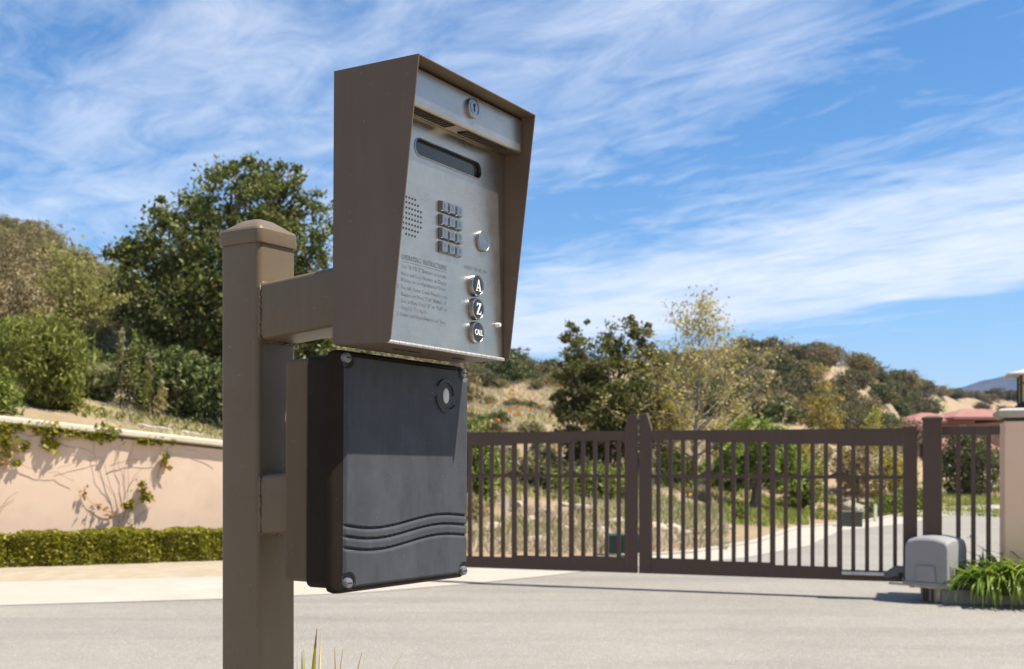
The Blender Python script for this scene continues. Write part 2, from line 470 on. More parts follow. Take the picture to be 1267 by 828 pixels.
def asphalt_material():
    m = bpy.data.materials.new('aged_asphalt')
    m.use_nodes = True
    g_ = NG(m.node_tree)
    bs = m.node_tree.nodes['Principled BSDF']
    t = g_.new('ShaderNodeTexCoord')
    v = t.outputs['Object']
    big = g_.noise(v, 0.35, 6, 0.65)
    mid = g_.noise(v, 3.0, 6, 0.7)
    vor = g_.new('ShaderNodeTexVoronoi')
    vor.inputs['Scale'].default_value = 75
    g_.l.new(v, vor.inputs['Vector'])
    c = g_.mix(g_.ramp(big, [(0.3, 0.0), (0.7, 1.0)]), (0.222, 0.200, 0.168), (0.280, 0.253, 0.214))
    c = g_.mix(g_.math('MULTIPLY', g_.ramp(mid, [(0.35, 0.0), (0.7, 1.0)]), 0.45), c, (0.305, 0.277, 0.236))
    mpa = g_.new('ShaderNodeMapping')
    mpa.inputs['Rotation'].default_value = (0, 0, math.radians(22))
    mpa.inputs['Scale'].default_value = (0.16, 1.3, 1)
    g_.l.new(v, mpa.inputs[0])
    trk = g_.noise(mpa.outputs[0], 1.1, 6, 0.6)
    c = g_.mix(g_.ramp(trk, [(0.48, 0.0), (0.66, 0.55)]), c, (0.185, 0.168, 0.142))
    spot = g_.noise(v, 1.7, 4, 0.5)
    c = g_.mix(g_.ramp(spot, [(0.67, 0.0), (0.74, 0.30)]), c, (0.13, 0.12, 0.105))
    sepc = g_.new('ShaderNodeSeparateColor')
    g_.l.new(vor.outputs['Color'], sepc.inputs[0])
    c = g_.mix(g_.ramp(sepc.outputs[0], [(0.0, 0.28), (0.4, 0.0), (0.85, 0.0), (1.0, 0.0)]), c, (0.12, 0.115, 0.11))
    c = g_.mix(g_.ramp(sepc.outputs[1], [(0.78, 0.0), (1.0, 0.4)]), c, (0.46, 0.44, 0.40))
    g_.put(bs.inputs['Base Color'], c)
    bs.inputs['Roughness'].default_value = 0.85
    bs.inputs['Specular IOR Level'].default_value = 0.3
    bp = g_.new('ShaderNodeBump')
    bp.inputs['Strength'].default_value = 0.55
    bp.inputs['Distance'].default_value = 0.006
    g_.l.new(vor.outputs['Distance'], bp.inputs['Height'])
    g_.l.new(bp.outputs[0], bs.inputs['Normal'])
    return m
M['asphalt'] = asphalt_material()

def ground_material():
    m = bpy.data.materials.new('dry_hillside_ground')
    m.use_nodes = True
    g_ = NG(m.node_tree)
    bs = m.node_tree.nodes['Principled BSDF']
    t = g_.new('ShaderNodeTexCoord')
    v = t.outputs['Object']
    big = g_.noise(v, 0.12, 6, 0.65)
    mid = g_.noise(v, 0.9, 7, 0.7)
    fine = g_.noise(v, 9, 6, 0.7)
    c = g_.mix(g_.ramp(mid, [(0.35, 0.0), (0.68, 1.0)]), (0.30, 0.215, 0.13), (0.40, 0.305, 0.20))
    c = g_.mix(g_.ramp(fine, [(0.4, 0.0), (0.7, 0.55)]), c, (0.20, 0.145, 0.085))
    c = g_.mix(g_.ramp(big, [(0.52, 0.0), (0.62, 0.35)]), c, (0.22, 0.22, 0.09))
    g_.put(bs.inputs['Base Color'], c)
    bs.inputs['Roughness'].default_value = 0.95
    bs.inputs['Specular IOR Level'].default_value = 0.1
    bp = g_.new('ShaderNodeBump')
    bp.inputs['Strength'].default_value = 0.7
    bp.inputs['Distance'].default_value = 0.06
    g_.l.new(fine, bp.inputs['Height'])
    g_.l.new(bp.outputs[0], bs.inputs['Normal'])
    return m
M['ground'] = ground_material()

# ---------------------------------------------------------------- ground: one sheet, hills included
PXS = [-900, -300, 0, 60, 120, 200, 300, 400, 500, 600, 680, 750, 850, 900, 930, 970, 1010, 1060, 1100, 1150, 1200, 1267, 1600, 2400]
SKY = [185, 230, 284, 302, 328, 362, 400, 432, 446, 455, 458, 455, 450, 444, 436, 433, 440, 456, 472, 486, 491, 493, 500, 512]
RDG = [50, 52, 58, 60, 62, 66, 72, 80, 86, 90, 95, 105, 115, 118, 120, 120, 120, 124, 140, 190, 230, 240, 260, 260]
EXPX = [-900, 400, 560, 800, 1000, 1100, 1160, 2400]
EXPV = [1.35, 1.35, 1.35, 1.4, 1.5, 2.0, 4.0, 4.0]
R0X = [560, 760, 860, 960, 1040, 1120, 1180, 1267, 2400]
R0V = [16.0, 16.2, 19.0, 22.5, 26.0, 27.5, 37.0, 41.0, 48.0]

def wall_top(x):
    return 1.66 - 0.1154 * (np.clip(x, -14, 0) + 4.14)

def ease01(t):
    t = np.clip(t, 0, 1)
    return t * t * (3 - 2 * t)

def gz(x, y):
    x = np.asarray(x, float); y = np.asarray(y, float)
    d = np.maximum(y, 4.0)
    px = np.clip(CX + F * x / d, -900, 2400)
    s = (px - CX) / F
    H = CAMZ + (HZ - np.interp(px, PXS, SKY)) / F * np.interp(px, PXS, RDG)
    r1 = np.interp(px, PXS, RDG)
    wl_ = 17.75 / (1 - 0.423 * s) + 0.55
    left = 1 - ease01((px - 455) / 105)
    r0 = left * wl_ + (1 - left) * np.interp(px, R0X, R0V)
    z0 = left * (wall_top(s * d) - 0.12)
    ex = np.interp(px, EXPX, EXPV)
    t = np.clip((d - r0) / (r1 - r0), 0, 1)
    step = ease01((d - r0 + 0.15) / 0.35)
    z = z0 * step + (H - z0) * t ** ex
    und = 0.35 * np.sin(x * 0.31 + 1.3) * np.sin(y * 0.27 + 0.4) + 0.18 * np.sin(x * 0.83 + y * 0.61)
    z = z + und * np.clip((d - r0) / 14, 0, 1)
    over = np.clip((d - r1) / 500, 0, 1)
    z = z * (1 - over)
    z = np.where(y < 6, 0.0, z)
    rr2 = np.hypot(x, np.minimum(y, 0) * 1.0)
    back = 24 * ease01((rr2 - 38) / 95) * ease01((12 - y) / 60) * (1 - ease01((rr2 - 200) / 500))  # unseen hills behind the camera, added to darken steel reflections and sky fill
    z = z + back * (1 + .18 * np.sin(x * .045) * np.sin(y * .05 + 1))
    return z

def gz1(x, y):
    return float(gz(x, y))

def ground_sheet():
    a = np.linspace(-1, 1, 331)
    ax = 30 * a + 3470 * np.sign(a) * np.abs(a) ** 6
    b = np.linspace(0, 1, 381)
    by = -220 + 214 * np.clip(b / .16, 0, 1) + 140 * np.clip((b - .16) / .84, 0, 1) + 3350 * np.clip((b - .16) / .84, 0, 1) ** 7
    X, Y = np.meshgrid(ax, by)
    Z = gz(X, Y) - 0.03
    nx, ny = len(ax), len(by)
    v = np.stack([X, Y, Z], -1).reshape(-1, 3)
    i = np.arange(nx * ny).reshape(ny, nx)
    f = np.stack([i[:-1, :-1], i[:-1, 1:], i[1:, 1:], i[1:, :-1]], -1).reshape(-1, 4)
    me = bpy.data.meshes.new('ground')
    me.from_pydata(v.tolist(), [], f.tolist())
    me.polygons.foreach_set('use_smooth', [True] * len(me.polygons))
    me.materials.append(M['ground'])
    o = link('ground', me)
    tag(o, 'dry tan earth rising into hills beyond the wall and gate', 'ground', kind='structure')
ground_sheet()

def sheet(name, pts, z, m, label, cat, kind='structure', thick=None):
    mb = MB()
    if thick:
        mb.prism([(p[0], p[1]) for p in pts], z - thick, z, 'z')
        o = mb.build(name, m)
    else:
        mb.add([(p[0], p[1], z) for p in pts], [tuple(range(len(pts)))])
        me_o = mb.build(name, m, recalc=False)
        o = me_o
    return tag(o, label, cat, kind=kind)

edge_px = [(-500, 768), (0, 750), (272, 742), (450, 734), (582, 723), (680, 713), (745, 705), (840, 698), (920, 691), (1000, 676), (1040, 657), (1116, 649)]
edge = [flat(a, b_) for a, b_ in edge_px] + [Vector((12.8, 31.5, 0)), Vector((17.5, 35.5, 0)), Vector((30, 39, 0)), Vector((60, 44, 0))]
road_pts = [(-30, 9.0)] + [(p.x, p.y) for p in edge] + [(60, -30), (-30, -30)]
sheet('road', road_pts, 0.002, M['asphalt'], 'pale worn asphalt roadway running through the gate', 'road')
# concrete gutter and walk along the road edge
def offset_poly(pts, w):
    out = []
    for i, p in enumerate(pts):
        a = pts[max(i - 1, 0)]; b_ = pts[min(i + 1, len(pts) - 1)]
        d = (b_ - a); d.z = 0; d.normalize()
        n = Vector((-d.y, d.x, 0))
        ww = w[i] if isinstance(w, list) else w
        out.append(p + n * ww)
    return out
e2 = [Vector((-30, 9.0, 0))] + edge
wid = [2.0] * 6 + [1.7, 1.3, 1.0, .8, .8, .8, .8] + [.9] * 8
wid = wid[:len(e2)]
outer = offset_poly(e2, wid)
mb = MB()
ramp_in = offset_poly(e2, 0.0)
for i in range(len(e2) - 1):
    a, b_, c, d = e2[i], e2[i + 1], outer[i + 1], outer[i]
    mb.add([(a.x, a.y, 0.007), (b_.x, b_.y, 0.007), (c.x, c.y, 0.03), (d.x, d.y, 0.03)], [(0, 1, 2, 3)])
tag(mb.build('pavement', M['concrete'], recalc=False), 'pale concrete gutter strip along the roadway edge', 'pavement', kind='structure')
# raised kerb behind the strip, beyond the gate
o2 = offset_poly(e2, [w + 0.16 for w in wid])
mb = MB()
for i in range(8, len(e2) - 1):
    p = [outer[i], outer[i + 1], o2[i + 1], o2[i]]
    mb.add([(v.x, v.y, -0.1) for v in p] + [(v.x, v.y, 0.06) for v in p], [(3, 2, 1, 0), (4, 5, 6, 7), (0, 1, 5, 4), (1, 2, 6, 5), (2, 3, 7, 6), (3, 0, 4, 7)])
tag(mb.build('kerb', M['concrete']), 'raised concrete kerb behind the gutter beyond the gate', 'kerb', kind='structure')

# distant blue ridge, far beyond the hills
def mountain():
    n, k = 120, 24
    xs = np.linspace(700, 2400, n)
    prof = np.interp(xs, [700, 930, 1000, 1060, 1130, 1230, 1330, 1500, 1800, 2400],
                     [150, 168, 172, 190, 206, 178, 190, 230, 180, 120])
    vs = []
    for j in range(k):
        t = j / (k - 1)
        hh = math.sin(math.pi * min(1, t * 1.0)) ** 0.9
        for i in range(n):
            nz = 10 * math.sin(xs[i] * 0.045 + j * 1.7) * math.sin(j * 0.9 + xs[i] * 0.013) + 5 * math.sin(xs[i] * 0.13 + j)
            vs.append((xs[i] + 12 * math.sin(j * 2.1 + i * .4), 2150 + 800 * t, prof[i] * hh + nz * hh * (1 - 0.85 * hh ** 4) - 8 - (0 if 0 < j < k - 1 else 10)))
    fs = [(j * n + i, j * n + i + 1, (j + 1) * n + i + 1, (j + 1) * n + i) for j in range(k - 1) for i in range(n - 1)]
    o = MB().add(vs, fs).build('mountain', M['mountain'], recalc=False, smooth=True)
    tag(o, 'distant hazy blue mountain ridge', 'mountain', kind='structure')
mountain()

# ---------------------------------------------------------------- pedestal (post, cap, arms)
AL, DIP = 0.5583, 0.0087
PC = Vector((-0.4912, 2.1921, 0))
U = Vector((math.cos(AL), -math.sin(AL), 0)); V = Vector((math.sin(AL), math.cos(AL), 0))
hw = 0.0508
ped = empty('pedestal', (PC.x, PC.y, 0.0), (0, 0, -AL), 'square brown steel post with pyramid cap and two welded arms', 'post')
W = CAMZ
mb = MB()
mb.prism(rrect(-hw, hw, -hw, hw, 0.011, 6), -0.05, W + 0.432, 'z')
smooth_by_angle(mb.build('post', M['post'], ped), 20)
# cap: skirt with a rolled shoulder, then a low pyramid
mb = MB()
def rr3(h_, r_, z):
    return [(a, b_, z) for a, b_ in rrect(-h_, h_, -h_, h_, r_, 6)]
zc = W + 0.414
mb.loft([rr3(hw + .004, .013, zc), rr3(hw + .0045, .013, zc + .002), rr3(hw + .004, .013, zc + .026), rr3(hw + .001, .012, zc + .031), rr3(hw - .004, .012, zc + .033),
         rr3(hw - .0055, .011, zc + .0335), rr3(hw - .008, .010, zc + .036), rr3(.022, .008, zc + .051), rr3(.014, .007, zc + .0525)])
smooth_by_angle(mb.build('cap', M['post'], ped), 28)
TILT = 0.0778
def arm(w0, w1, u1):
    m_ = MB()
    rings = []
    prof = rrect(-hw + 0.001, hw - 0.001, w0, w1, 0.010, 6)
    for u_ in (hw - 0.004, u1):
        rings.append([(u_, a, W + b_ + TILT * (u_ - hw)) for a, b_ in prof])
    m_.loft(rings)
    o = smooth_by_angle(m_.build('arm', M['post'], ped), 20)
    # weld bead where the arm meets the post
    wd = MB()
    path = [(hw + 0.002, a * 1.01, W + (b_ - (w0 + w1) / 2) * 1.015 + (w0 + w1) / 2) for a, b_ in prof] 
    path.append(path[0])
    pts, rad = [], []
    for i in range(len(path) - 1):
        a, b_ = Vector(path[i]), Vector(path[i + 1])
        n = max(1, int((b_ - a).length / 0.0035))
        for k in range(n):
            p = a.lerp(b_, k / n)
            pts.append(p + Vector((rnd.uniform(0, .0025), rnd.uniform(-.0012, .0012), rnd.uniform(-.0012, .0012))))
            rad.append(rnd.uniform(.0010, .0036))
    wd.tube(pts, rad, 6)
    wd.build('weld_bead', M['post'], o, smooth=True)
    return o
arm(0.2294, 0.3367, 0.344)
arm(-0.136, -0.0235, 0.232)

# ---------------------------------------------------------------- intercom kiosk
def frame_root(name, u, w, label, cat):
    o = empty(name, PC + U * u + Vector((0, 0, W + w)), (-DIP, 0, -AL), label, cat)
    mat_ = Matrix.Translation(o.location) @ Matrix.Rotation(-AL, 4, 'Z') @ Matrix.Rotation(-DIP, 4, 'X')
    return o, mat_

def picker(mat_):
    inv = mat_.inverted()
    c = inv @ Vector((0, 0, CAMZ))
    def pk(px, py, xc):
        e = inv @ Vector(((px - CX) / F, 1, CAMZ + (HZ - py) / F))
        d = e - c
        t = (xc - c.x) / d.x
        p = c + d * t
        return p.y, p.z
    return pk

kio, kmat = frame_root('intercom_kiosk', 0.3425, 0.1934, 'brown hooded stainless steel gate intercom with keypad, display slot and A, Z, CALL buttons', 'intercom')
pk = picker(kmat)
HWD, HH, D0, D1, TH = 0.1788, 0.449, 0.1206, 0.174, 0.0028
side = [(0.0, 0.0), (0.004, -0.001), (D0 - 0.006, -0.004), (D0, 0.001), (D1, HH - 0.004), (0, HH)]
mb = MB()
mb.prism(side, -HWD, -HWD + TH, 'y')
mb.prism(side, HWD - TH, HWD, 'y')
mb.prism([(0.0, HH), (D1, HH - 0.004), (D1, HH - 0.004 - TH), (0.0, HH - TH)], -HWD + TH, HWD - TH, 'y')
mb.box(0.0, TH, -HWD + TH, HWD - TH, 0.0, HH - TH)
mb.build('hood', M['hood'], kio, bevel=0.0009)
# underside
PX_ = 0.108
mb = MB()
mb.box(TH, PX_ - 0.004, -HWD + TH, HWD - TH, -0.003, 0.0015)
bp_ = mb.build('bottom_panel', M['hood'], kio, bevel=0.0006)
for yy in (-0.09, -0.05, 0.085):
    MB().box(0.055, 0.062, yy, yy + 0.03, -0.0042, -0.0028).build('drain_slot', M['dark'], bp_)

def inner_loop(px_a, px_b, xc):
    (ya, za), (yb, zb) = pk(*px_a, xc), pk(*px_b, xc)
    return ya, yb, za, zb
# display window hole in the plate (measured left, right ends and heights)
yl, _ = pk(513.5, 185, PX_); yr, _ = pk(594.5, 212, PX_)
_, ztop = pk(520, 172.5, PX_); _, zbot = pk(521, 193, PX_)
hole = rrect(yl, yr, zbot, ztop, (ztop - zbot) * 0.48, 7)
PW_, PZ0, PZ1 = HWD - TH - 0.0006, 0.0, HH - 0.010
def plate_with_hole(outer_, hole_, x0, x1):
    bm = bmesh.new()
    def ring(ps):
        vs = [bm.verts.new((x1, a, b_)) for a, b_ in ps]
        return [bm.edges.new((vs[i], vs[(i + 1) % len(vs)])) for i in range(len(vs))]
    es = ring(outer_) + ring(hole_)
    bmesh.ops.triangle_fill(bm, use_beauty=True, edges=es)
    ex = bmesh.ops.extrude_face_region(bm, geom=bm.faces[:])
    for v in [e for e in ex['geom'] if isinstance(e, bmesh.types.BMVert)]:
        v.co.x = x0
    bmesh.ops.recalc_face_normals(bm, faces=bm.faces)
    me = bpy.data.meshes.new('face_panel')
    bm.to_mesh(me); bm.free()
    return me
me = plate_with_hole([(-PW_, PZ0), (PW_, PZ0), (PW_, PZ1), (-PW_, PZ1)], hole, PX_ - 0.003, PX_)
me.materials.append(M['steel'])
link('face_panel', me, kio)
MB().box(PX_ - 0.012, PX_ - 0.006, yl - .01, yr + .01, zbot - .01, ztop + .01).build('display_window', M['display'], kio)
mb = MB()
o_ = rrect(yl - .0022, yr + .0022, zbot - .0022, ztop + .0022, (ztop - zbot) * 0.48 + .002, 7)
for a, b_, i in [(o_[k], hole[k], k) for k in range(len(o_))]:
    pass
n_ = len(o_)
mb.add([(PX_ + .0008, a, b_) for a, b_ in o_] + [(PX_ + .0014, a, b_) for a, b_ in hole] + [(PX_ - .004, a, b_) for a, b_ in hole],
       [(i, (i + 1) % n_, n_ + (i + 1) % n_, n_ + i) for i in range(n_)] + [(n_ + i, n_ + (i + 1) % n_, 2 * n_ + (i + 1) % n_, 2 * n_ + i) for i in range(n_)])
mb.build('display_rim', M['chrome'], kio, smooth=False)
# lamp housing under the hood
HX = 0.1475
_, hz0 = pk(645, 190, HX)
hz0 = max(0.33, min(0.40, hz0))
mb = MB()
mb.prism([(PX_ + .0006, hz0 + .002), (HX - .003, hz0), (HX, hz0 + .003), (HX, HH - .012), (PX_ + .0006, HH - .012)], -PW_, PW_, 'y')
lh = mb.build('lamp_housing', M['steel'], kio, bevel=0.0012)
for ya, yb in ((-0.152, -0.03), (0.008, 0.135)):
    lv = MB()
    lv.box(PX_ + .010, HX - .008, ya, yb, hz0 - .0006, hz0 + .0035)
    lo = lv.build('lamp_louvre', M['dark'], lh)
    fr = MB()
    for k in range(14):
        t = ya + (yb - ya) * (k + .5) / 14
        fr.box(PX_ + .012, HX - .010, t - .0011, t + .0011, hz0 - .0018, hz0 - .0007)
    fr.build('louvre_fins', M['hood'], lh)
# lock
ly, lz = pk(583, 134.5, HX)
lock = MB().lathe([(.0168, 0), (.0172, .004), (.0165, .0062), (.0135, .0068), (.0132, .0058), (.0110, .0058), (.0108, .0066), (0.0005, .0068)], (HX, ly, lz), 'x', 28).build('lock', M['chrome'], kio)
smooth_by_angle(lock, 30)
MB().box(HX + .0062, HX + .0074, ly - .0012, ly + .0012, lz - .0062, lz + .0035).build('keyhole', M['dark'], lock)
MB().lathe([(.0028, .0062), (.0028, .0075)], (HX, ly, lz + .0045), 'x', 12).build('keyhole_top', M['dark'], lock)
# speaker holes
mb = MB()
sy0, sz0 = pk(502.8, 243.5, PX_); sy1, _ = pk(513.7, 247.3, PX_)
dx_ = (sy1 - sy0) / 3.0
_, szl = pk(502.8, 289.5, PX_)
dz_ = (sz0 - szl) / 7.0
rows = [(0, 4), (0, 5), (0, 6), (0, 6), (-1, 6), (-1, 6), (-1, 5), (0, 4)]
for k, (a, b_) in enumerate(rows):
    for i in range(a, b_):
        mb.lathe([(.0021, .0001), (.0019, .0006)], (PX_, sy0 + dx_ * i, sz0 - dz_ * k), 'x', 10)
tag(mb.build('speaker_grille', M['dark'], kio), kind='stuff')

# text helper: the built-in font turned into flat mesh
def text_mesh(s):
    cu = bpy.data.curves.new('text', 'FONT')
    cu.body = s
    cu.resolution_u = 2
    ob = bpy.data.objects.new('text', cu)
    COL.objects.link(ob)
    bpy.context.view_layer.update()
    dg = bpy.context.evaluated_depsgraph_get()
    me_ = bpy.data.meshes.new_from_object(ob.evaluated_get(dg))
    vs = np.array([v.co[:2] for v in me_.vertices]) if len(me_.vertices) else np.zeros((0, 2))
    fs = [tuple(p.vertices) for p in me_.polygons]
    bpy.data.objects.remove(ob); bpy.data.curves.remove(cu); bpy.data.meshes.remove(me_)
    return vs, fs

def put_text(mb_, s, y0, y1, z, h, x):
    vs, fs = text_mesh(s)
    x0, x1 = vs[:, 0].min(), vs[:, 0].max()
    sx = (y1 - y0) / (x1 - x0)
    mb_.add([(x, y0 + (a - x0) * sx, z + b_ * h / 0.70) for a, b_ in vs], fs)

lines = [('OPERATING  INSTRUCTIONS', (497, 320), (552.4, 335.4), 1.0, 0),
         ('Use "A TO Z" Buttons to Locate', (497, 331), (552, 345), .8, 1),
         ('Name and Code Number on Display', (496.6, 339.8), (552.4, 353.3), .8, 1),
         ('Names are in Alphabetical Order', (496.6, 347.7), (552.4, 360.8), .8, 1),
         ('2. To call, Enter Code Number on', (491.5, 355.7), (552.8, 370.2), .8, 1),
         ('Keypad or Press "Call" Button.  If', (496.6, 365.1), (552.4, 378.2), .8, 1),
         ('Line is Busy, Press "#" or "Call" to', (496.6, 373.1), (552.4, 386.2), .8, 1),
         ('Hang Up. Try Again.', (496.3, 381.1), (528.2, 389.1), .8, 1),
         ('3. Enter and Open Display and Tone', (491.5, 389.1), (551.7, 402.1), .8, 1)]
head, body_t = MB(), MB()
for s, a, b_, h_, wv in lines:
    (y0, z0), (y1, z1) = pk(*a, PX_), pk(*b_, PX_)
    put_text(body_t if wv else head, s, y0, y1, (z0 + z1) / 2, 0.0078 * h_ if wv else 0.0085, PX_ + 0.0006)
(y0, z0), (y1, z1) = pk(497, 322.3, PX_), pk(552.4, 338.2, PX_)
zz_ = (z0 + z1) / 2
head.add([(PX_ + .0006, y0, zz_), (PX_ + .0006, y1, zz_), (PX_ + .0006, y1, zz_ + .0007), (PX_ + .0006, y0, zz_ + .0007)], [(0, 1, 2, 3)])
(y0, z0), (y1, z1) = pk(574.5, 332, PX_), pk(601.5, 338.8, PX_)
scan = MB()
put_text(scan, 'HOLD TO SCAN', y0, y1, (z0 + z1) / 2, .0062, PX_ + .0006)
scan.build('scan_lettering', M['print'], kio, recalc=False)
head.build('heading_lettering', M['print'], kio, recalc=False)
body_t.build('instruction_lettering', M['print_worn'], kio, recalc=False)

# keypad keys
k00, k02, k30 = pk(546.6, 255.9, PX_), pk(564.8, 262.7, PX_), pk(546.6, 306.1, PX_)
kdy = (k02[0] - k00[0]) / 2; kz0 = (k00[1] + k02[1]) / 2; kdz = (k00[1] - k30[1]) / 3
kw, kh = kdy * 0.43, kdz * 0.42
mb = MB()
mb.prism([(-kw, -kh), (kw, -kh), (kw, kh), (-kw, kh)], 0.0004, 0.002, 'x')
mb.loft([[(0.002, -kw, -kh), (0.002, kw, -kh), (0.002, kw, kh), (0.002, -kw, kh)],
         [(0.0078, -kw * .80, -kh * .82), (0.0078, kw * .80, -kh * .82), (0.0078, kw * .80, kh * .82), (0.0078, -kw * .80, kh * .82)]])
key0 = None
for r_ in range(4):
    for c_ in range(3):
        loc = (PX_, k00[0] + kdy * c_, kz0 - kdz * r_)
        if key0 is None:
            key0 = mb.build('key', M['chrome'], kio, bevel=0.0006, loc=loc)
            ko = key0
        else:
            ko = key0.copy(); COL.objects.link(ko); ko.parent = kio; ko.location = loc
        dg_ = '123456789*0#'[r_ * 3 + c_]
        t_ = MB()
        put_text(t_, dg_, -kw * .30, kw * .30 if dg_ != '1' else kw * .1, -kh * .42, kh * .95 if dg_ != '*' else kh * 1.0, 0.0082)
        t_.build('digit', M['print'], ko, recalc=False)

# serif glyphs for the call buttons (unit box, height 1)
def poly_glyph(ch):
    if ch == 'A':
        return [[(0.0, 0), (.30, 0), (.30, .07), (.20, .07), (.245, .24), (.53, .24), (.575, .07), (.46, .07), (.46, 0), (.85, 0), (.85, .07), (.775, .07), (.50, 1), (.36, 1), (.09, .07), (0, .07)]], [(.27, .32), (.50, .32), (.385, .74)]
    if ch == 'Z':
        return [[(0.05, 0), (.75, 0), (.79, .32), (.72, .32), (.66, .12), (.30, .12), (.76, .93), (.76, 1), (.10, 1), (.06, .72), (.13, .72), (.20, .88), (.50, .88), (.05, .07)]], None
    return None, None

def button(px, py, txt):
    by_, bz = pk(px, py, PX_ + .006)
    b_root = MB().lathe([(.0196, .0002), (.0196, .006), (.0186, .0085), (.0170, .0090), (.0160, .0078)], (0, 0, 0), 'x', 36).build('call_button', M['chrome'], kio, loc=(PX_, by_, bz))
    smooth_by_angle(b_root, 40)
    face = MB().lathe([(.0161, .0070), (.0158, .0086), (.0100, .0092), (.0006, .0094)], (0, 0, 0), 'x', 36).build('button_face', M['black_face'], b_root)
    smooth_by_angle(face, 40)
    t_ = MB()
    X_ = 0.0099
    if txt in 'AZ':
        polys, hol = poly_glyph(txt)
        S = 0.0205
        for pl in polys:
            bm = bmesh.new()
            def ring(ps):
                vs = [bm.verts.new((X_, (a - .42) * S, (b2 - .5) * S)) for a, b2 in ps]
                for i in range(len(vs)): bm.edges.new((vs[i], vs[(i + 1) % len(vs)]))
            ring(pl)
            if hol: ring(hol)
            bmesh.ops.triangle_fill(bm, use_beauty=True, edges=bm.edges[:])
            bm.verts.index_update()
            t_.add([v.co[:] for v in bm.verts], [tuple(v.index for v in f.verts) for f in bm.faces])
            bm.free()
    else:
        put_text(t_, txt, -.0122, .0122, -.0052, .0104, X_)
        vs, fs = list(t_.v), list(t_.f)      # thicken a little: a second copy shifted sideways
        for dy_ in (.0006, -.0006):
            t_.add([(a - .0001 * (1 if dy_ > 0 else 2), b2 + dy_, c2) for a, b2, c2 in vs], fs)
    t_.build('button_letter', M['white_mark'], b_root, recalc=False)
button(590.0, 353.5, 'A')
button(590.5, 382.5, 'Z')
button(590.5, 411.5, 'CALL')
sy_, sz_ = pk(597.8, 298.5, PX_ + .003)
smooth_by_angle(MB().lathe([(.0192, .0002), (.0190, .0042), (.0178, .0058), (.0170, .0052), (.0005, .0050)], (PX_, sy_, sz_), 'x', 36).build('scan_disc', M['chrome'], kio), 35)
wy, wz = pk(614, 402.5, PX_)
smooth_by_angle(MB().lathe([(.0042, .0002), (.0042, .006), (.0034, .009), (.0005, .010)], (PX_, wy, wz), 'x', 16).build('white_plug', M['white_plug'], kio), 40)
# piano hinge along the bottom of the plate
mb = MB()
nk = 22
for k in range(nk):
    a = -PW_ + 2 * PW_ * k / nk
    mb.tube([(PX_ + .0015, a + .0005, -.0012), (PX_ + .0015, a + 2 * PW_ / nk - .0005, -.0012)], .0030, 8)
smooth_by_angle(mb.build('piano_hinge', M['hinge'], kio), 40)

# ---------------------------------------------------------------- card reader box below
rd, rmat = frame_root('card_reader', 0.2869, -0.2177, 'black plastic reader box with wavy ribs and corner screws, bolted under the intercom', 'reader box')
pk2 = picker(rmat)
BW, BH = 0.1897, 0.4014
mb = MB(); mb.prism(rrect(-0.168, 0.168, 0.014, 0.392, 0.008, 4), -0.060, -0.003, 'x')
mb.build('bracket', M['bracket'], rd, bevel=0.002)
mb = MB(); mb.prism(rrect(-BW + .008, BW - .008, 0.007, BH - .007, 0.012, 5), 0.0, 0.052, 'x')
mb.build('body', M['body'], rd, bevel=0.003)
MB().prism(rrect(-BW + .013, BW - .013, 0.012, BH - .012, 0.012, 5), -0.004, 0.0, 'x').build('back_gasket', M['dark'], rd)
MB().prism(rrect(-BW + .010, BW - .010, 0.009, BH - .009, 0.012, 5), 0.0515, 0.0555, 'x').build('seam', M['dark'], rd)
XF = 0.0745
WV = np.polyfit([0, .08, .15, .24, .33, .46, .60, .69, .78, .90, 1.0], [0, -.0042, -.0063, -.0072, -.0063, 0, .0063, .0088, .0097, .0080, .0046], 5)
def wave(y_):
    return np.polyval(WV, np.clip((y_ + 0.168) / 0.355, 0, 1))
gl = [pk2(429, yy, XF)[1] for yy in (649.5, 662.8, 677.2)]
SCR = [pk2(430, 438, XF), pk2(431.5, 721.5, XF), pk2(577.5, 709.5, XF), pk2(573.5, 461.5, XF)]
SCR = [(max(-BW + .013, min(BW - .013, a)), max(.013, min(BH - .013, b_))) for a, b_ in SCR]
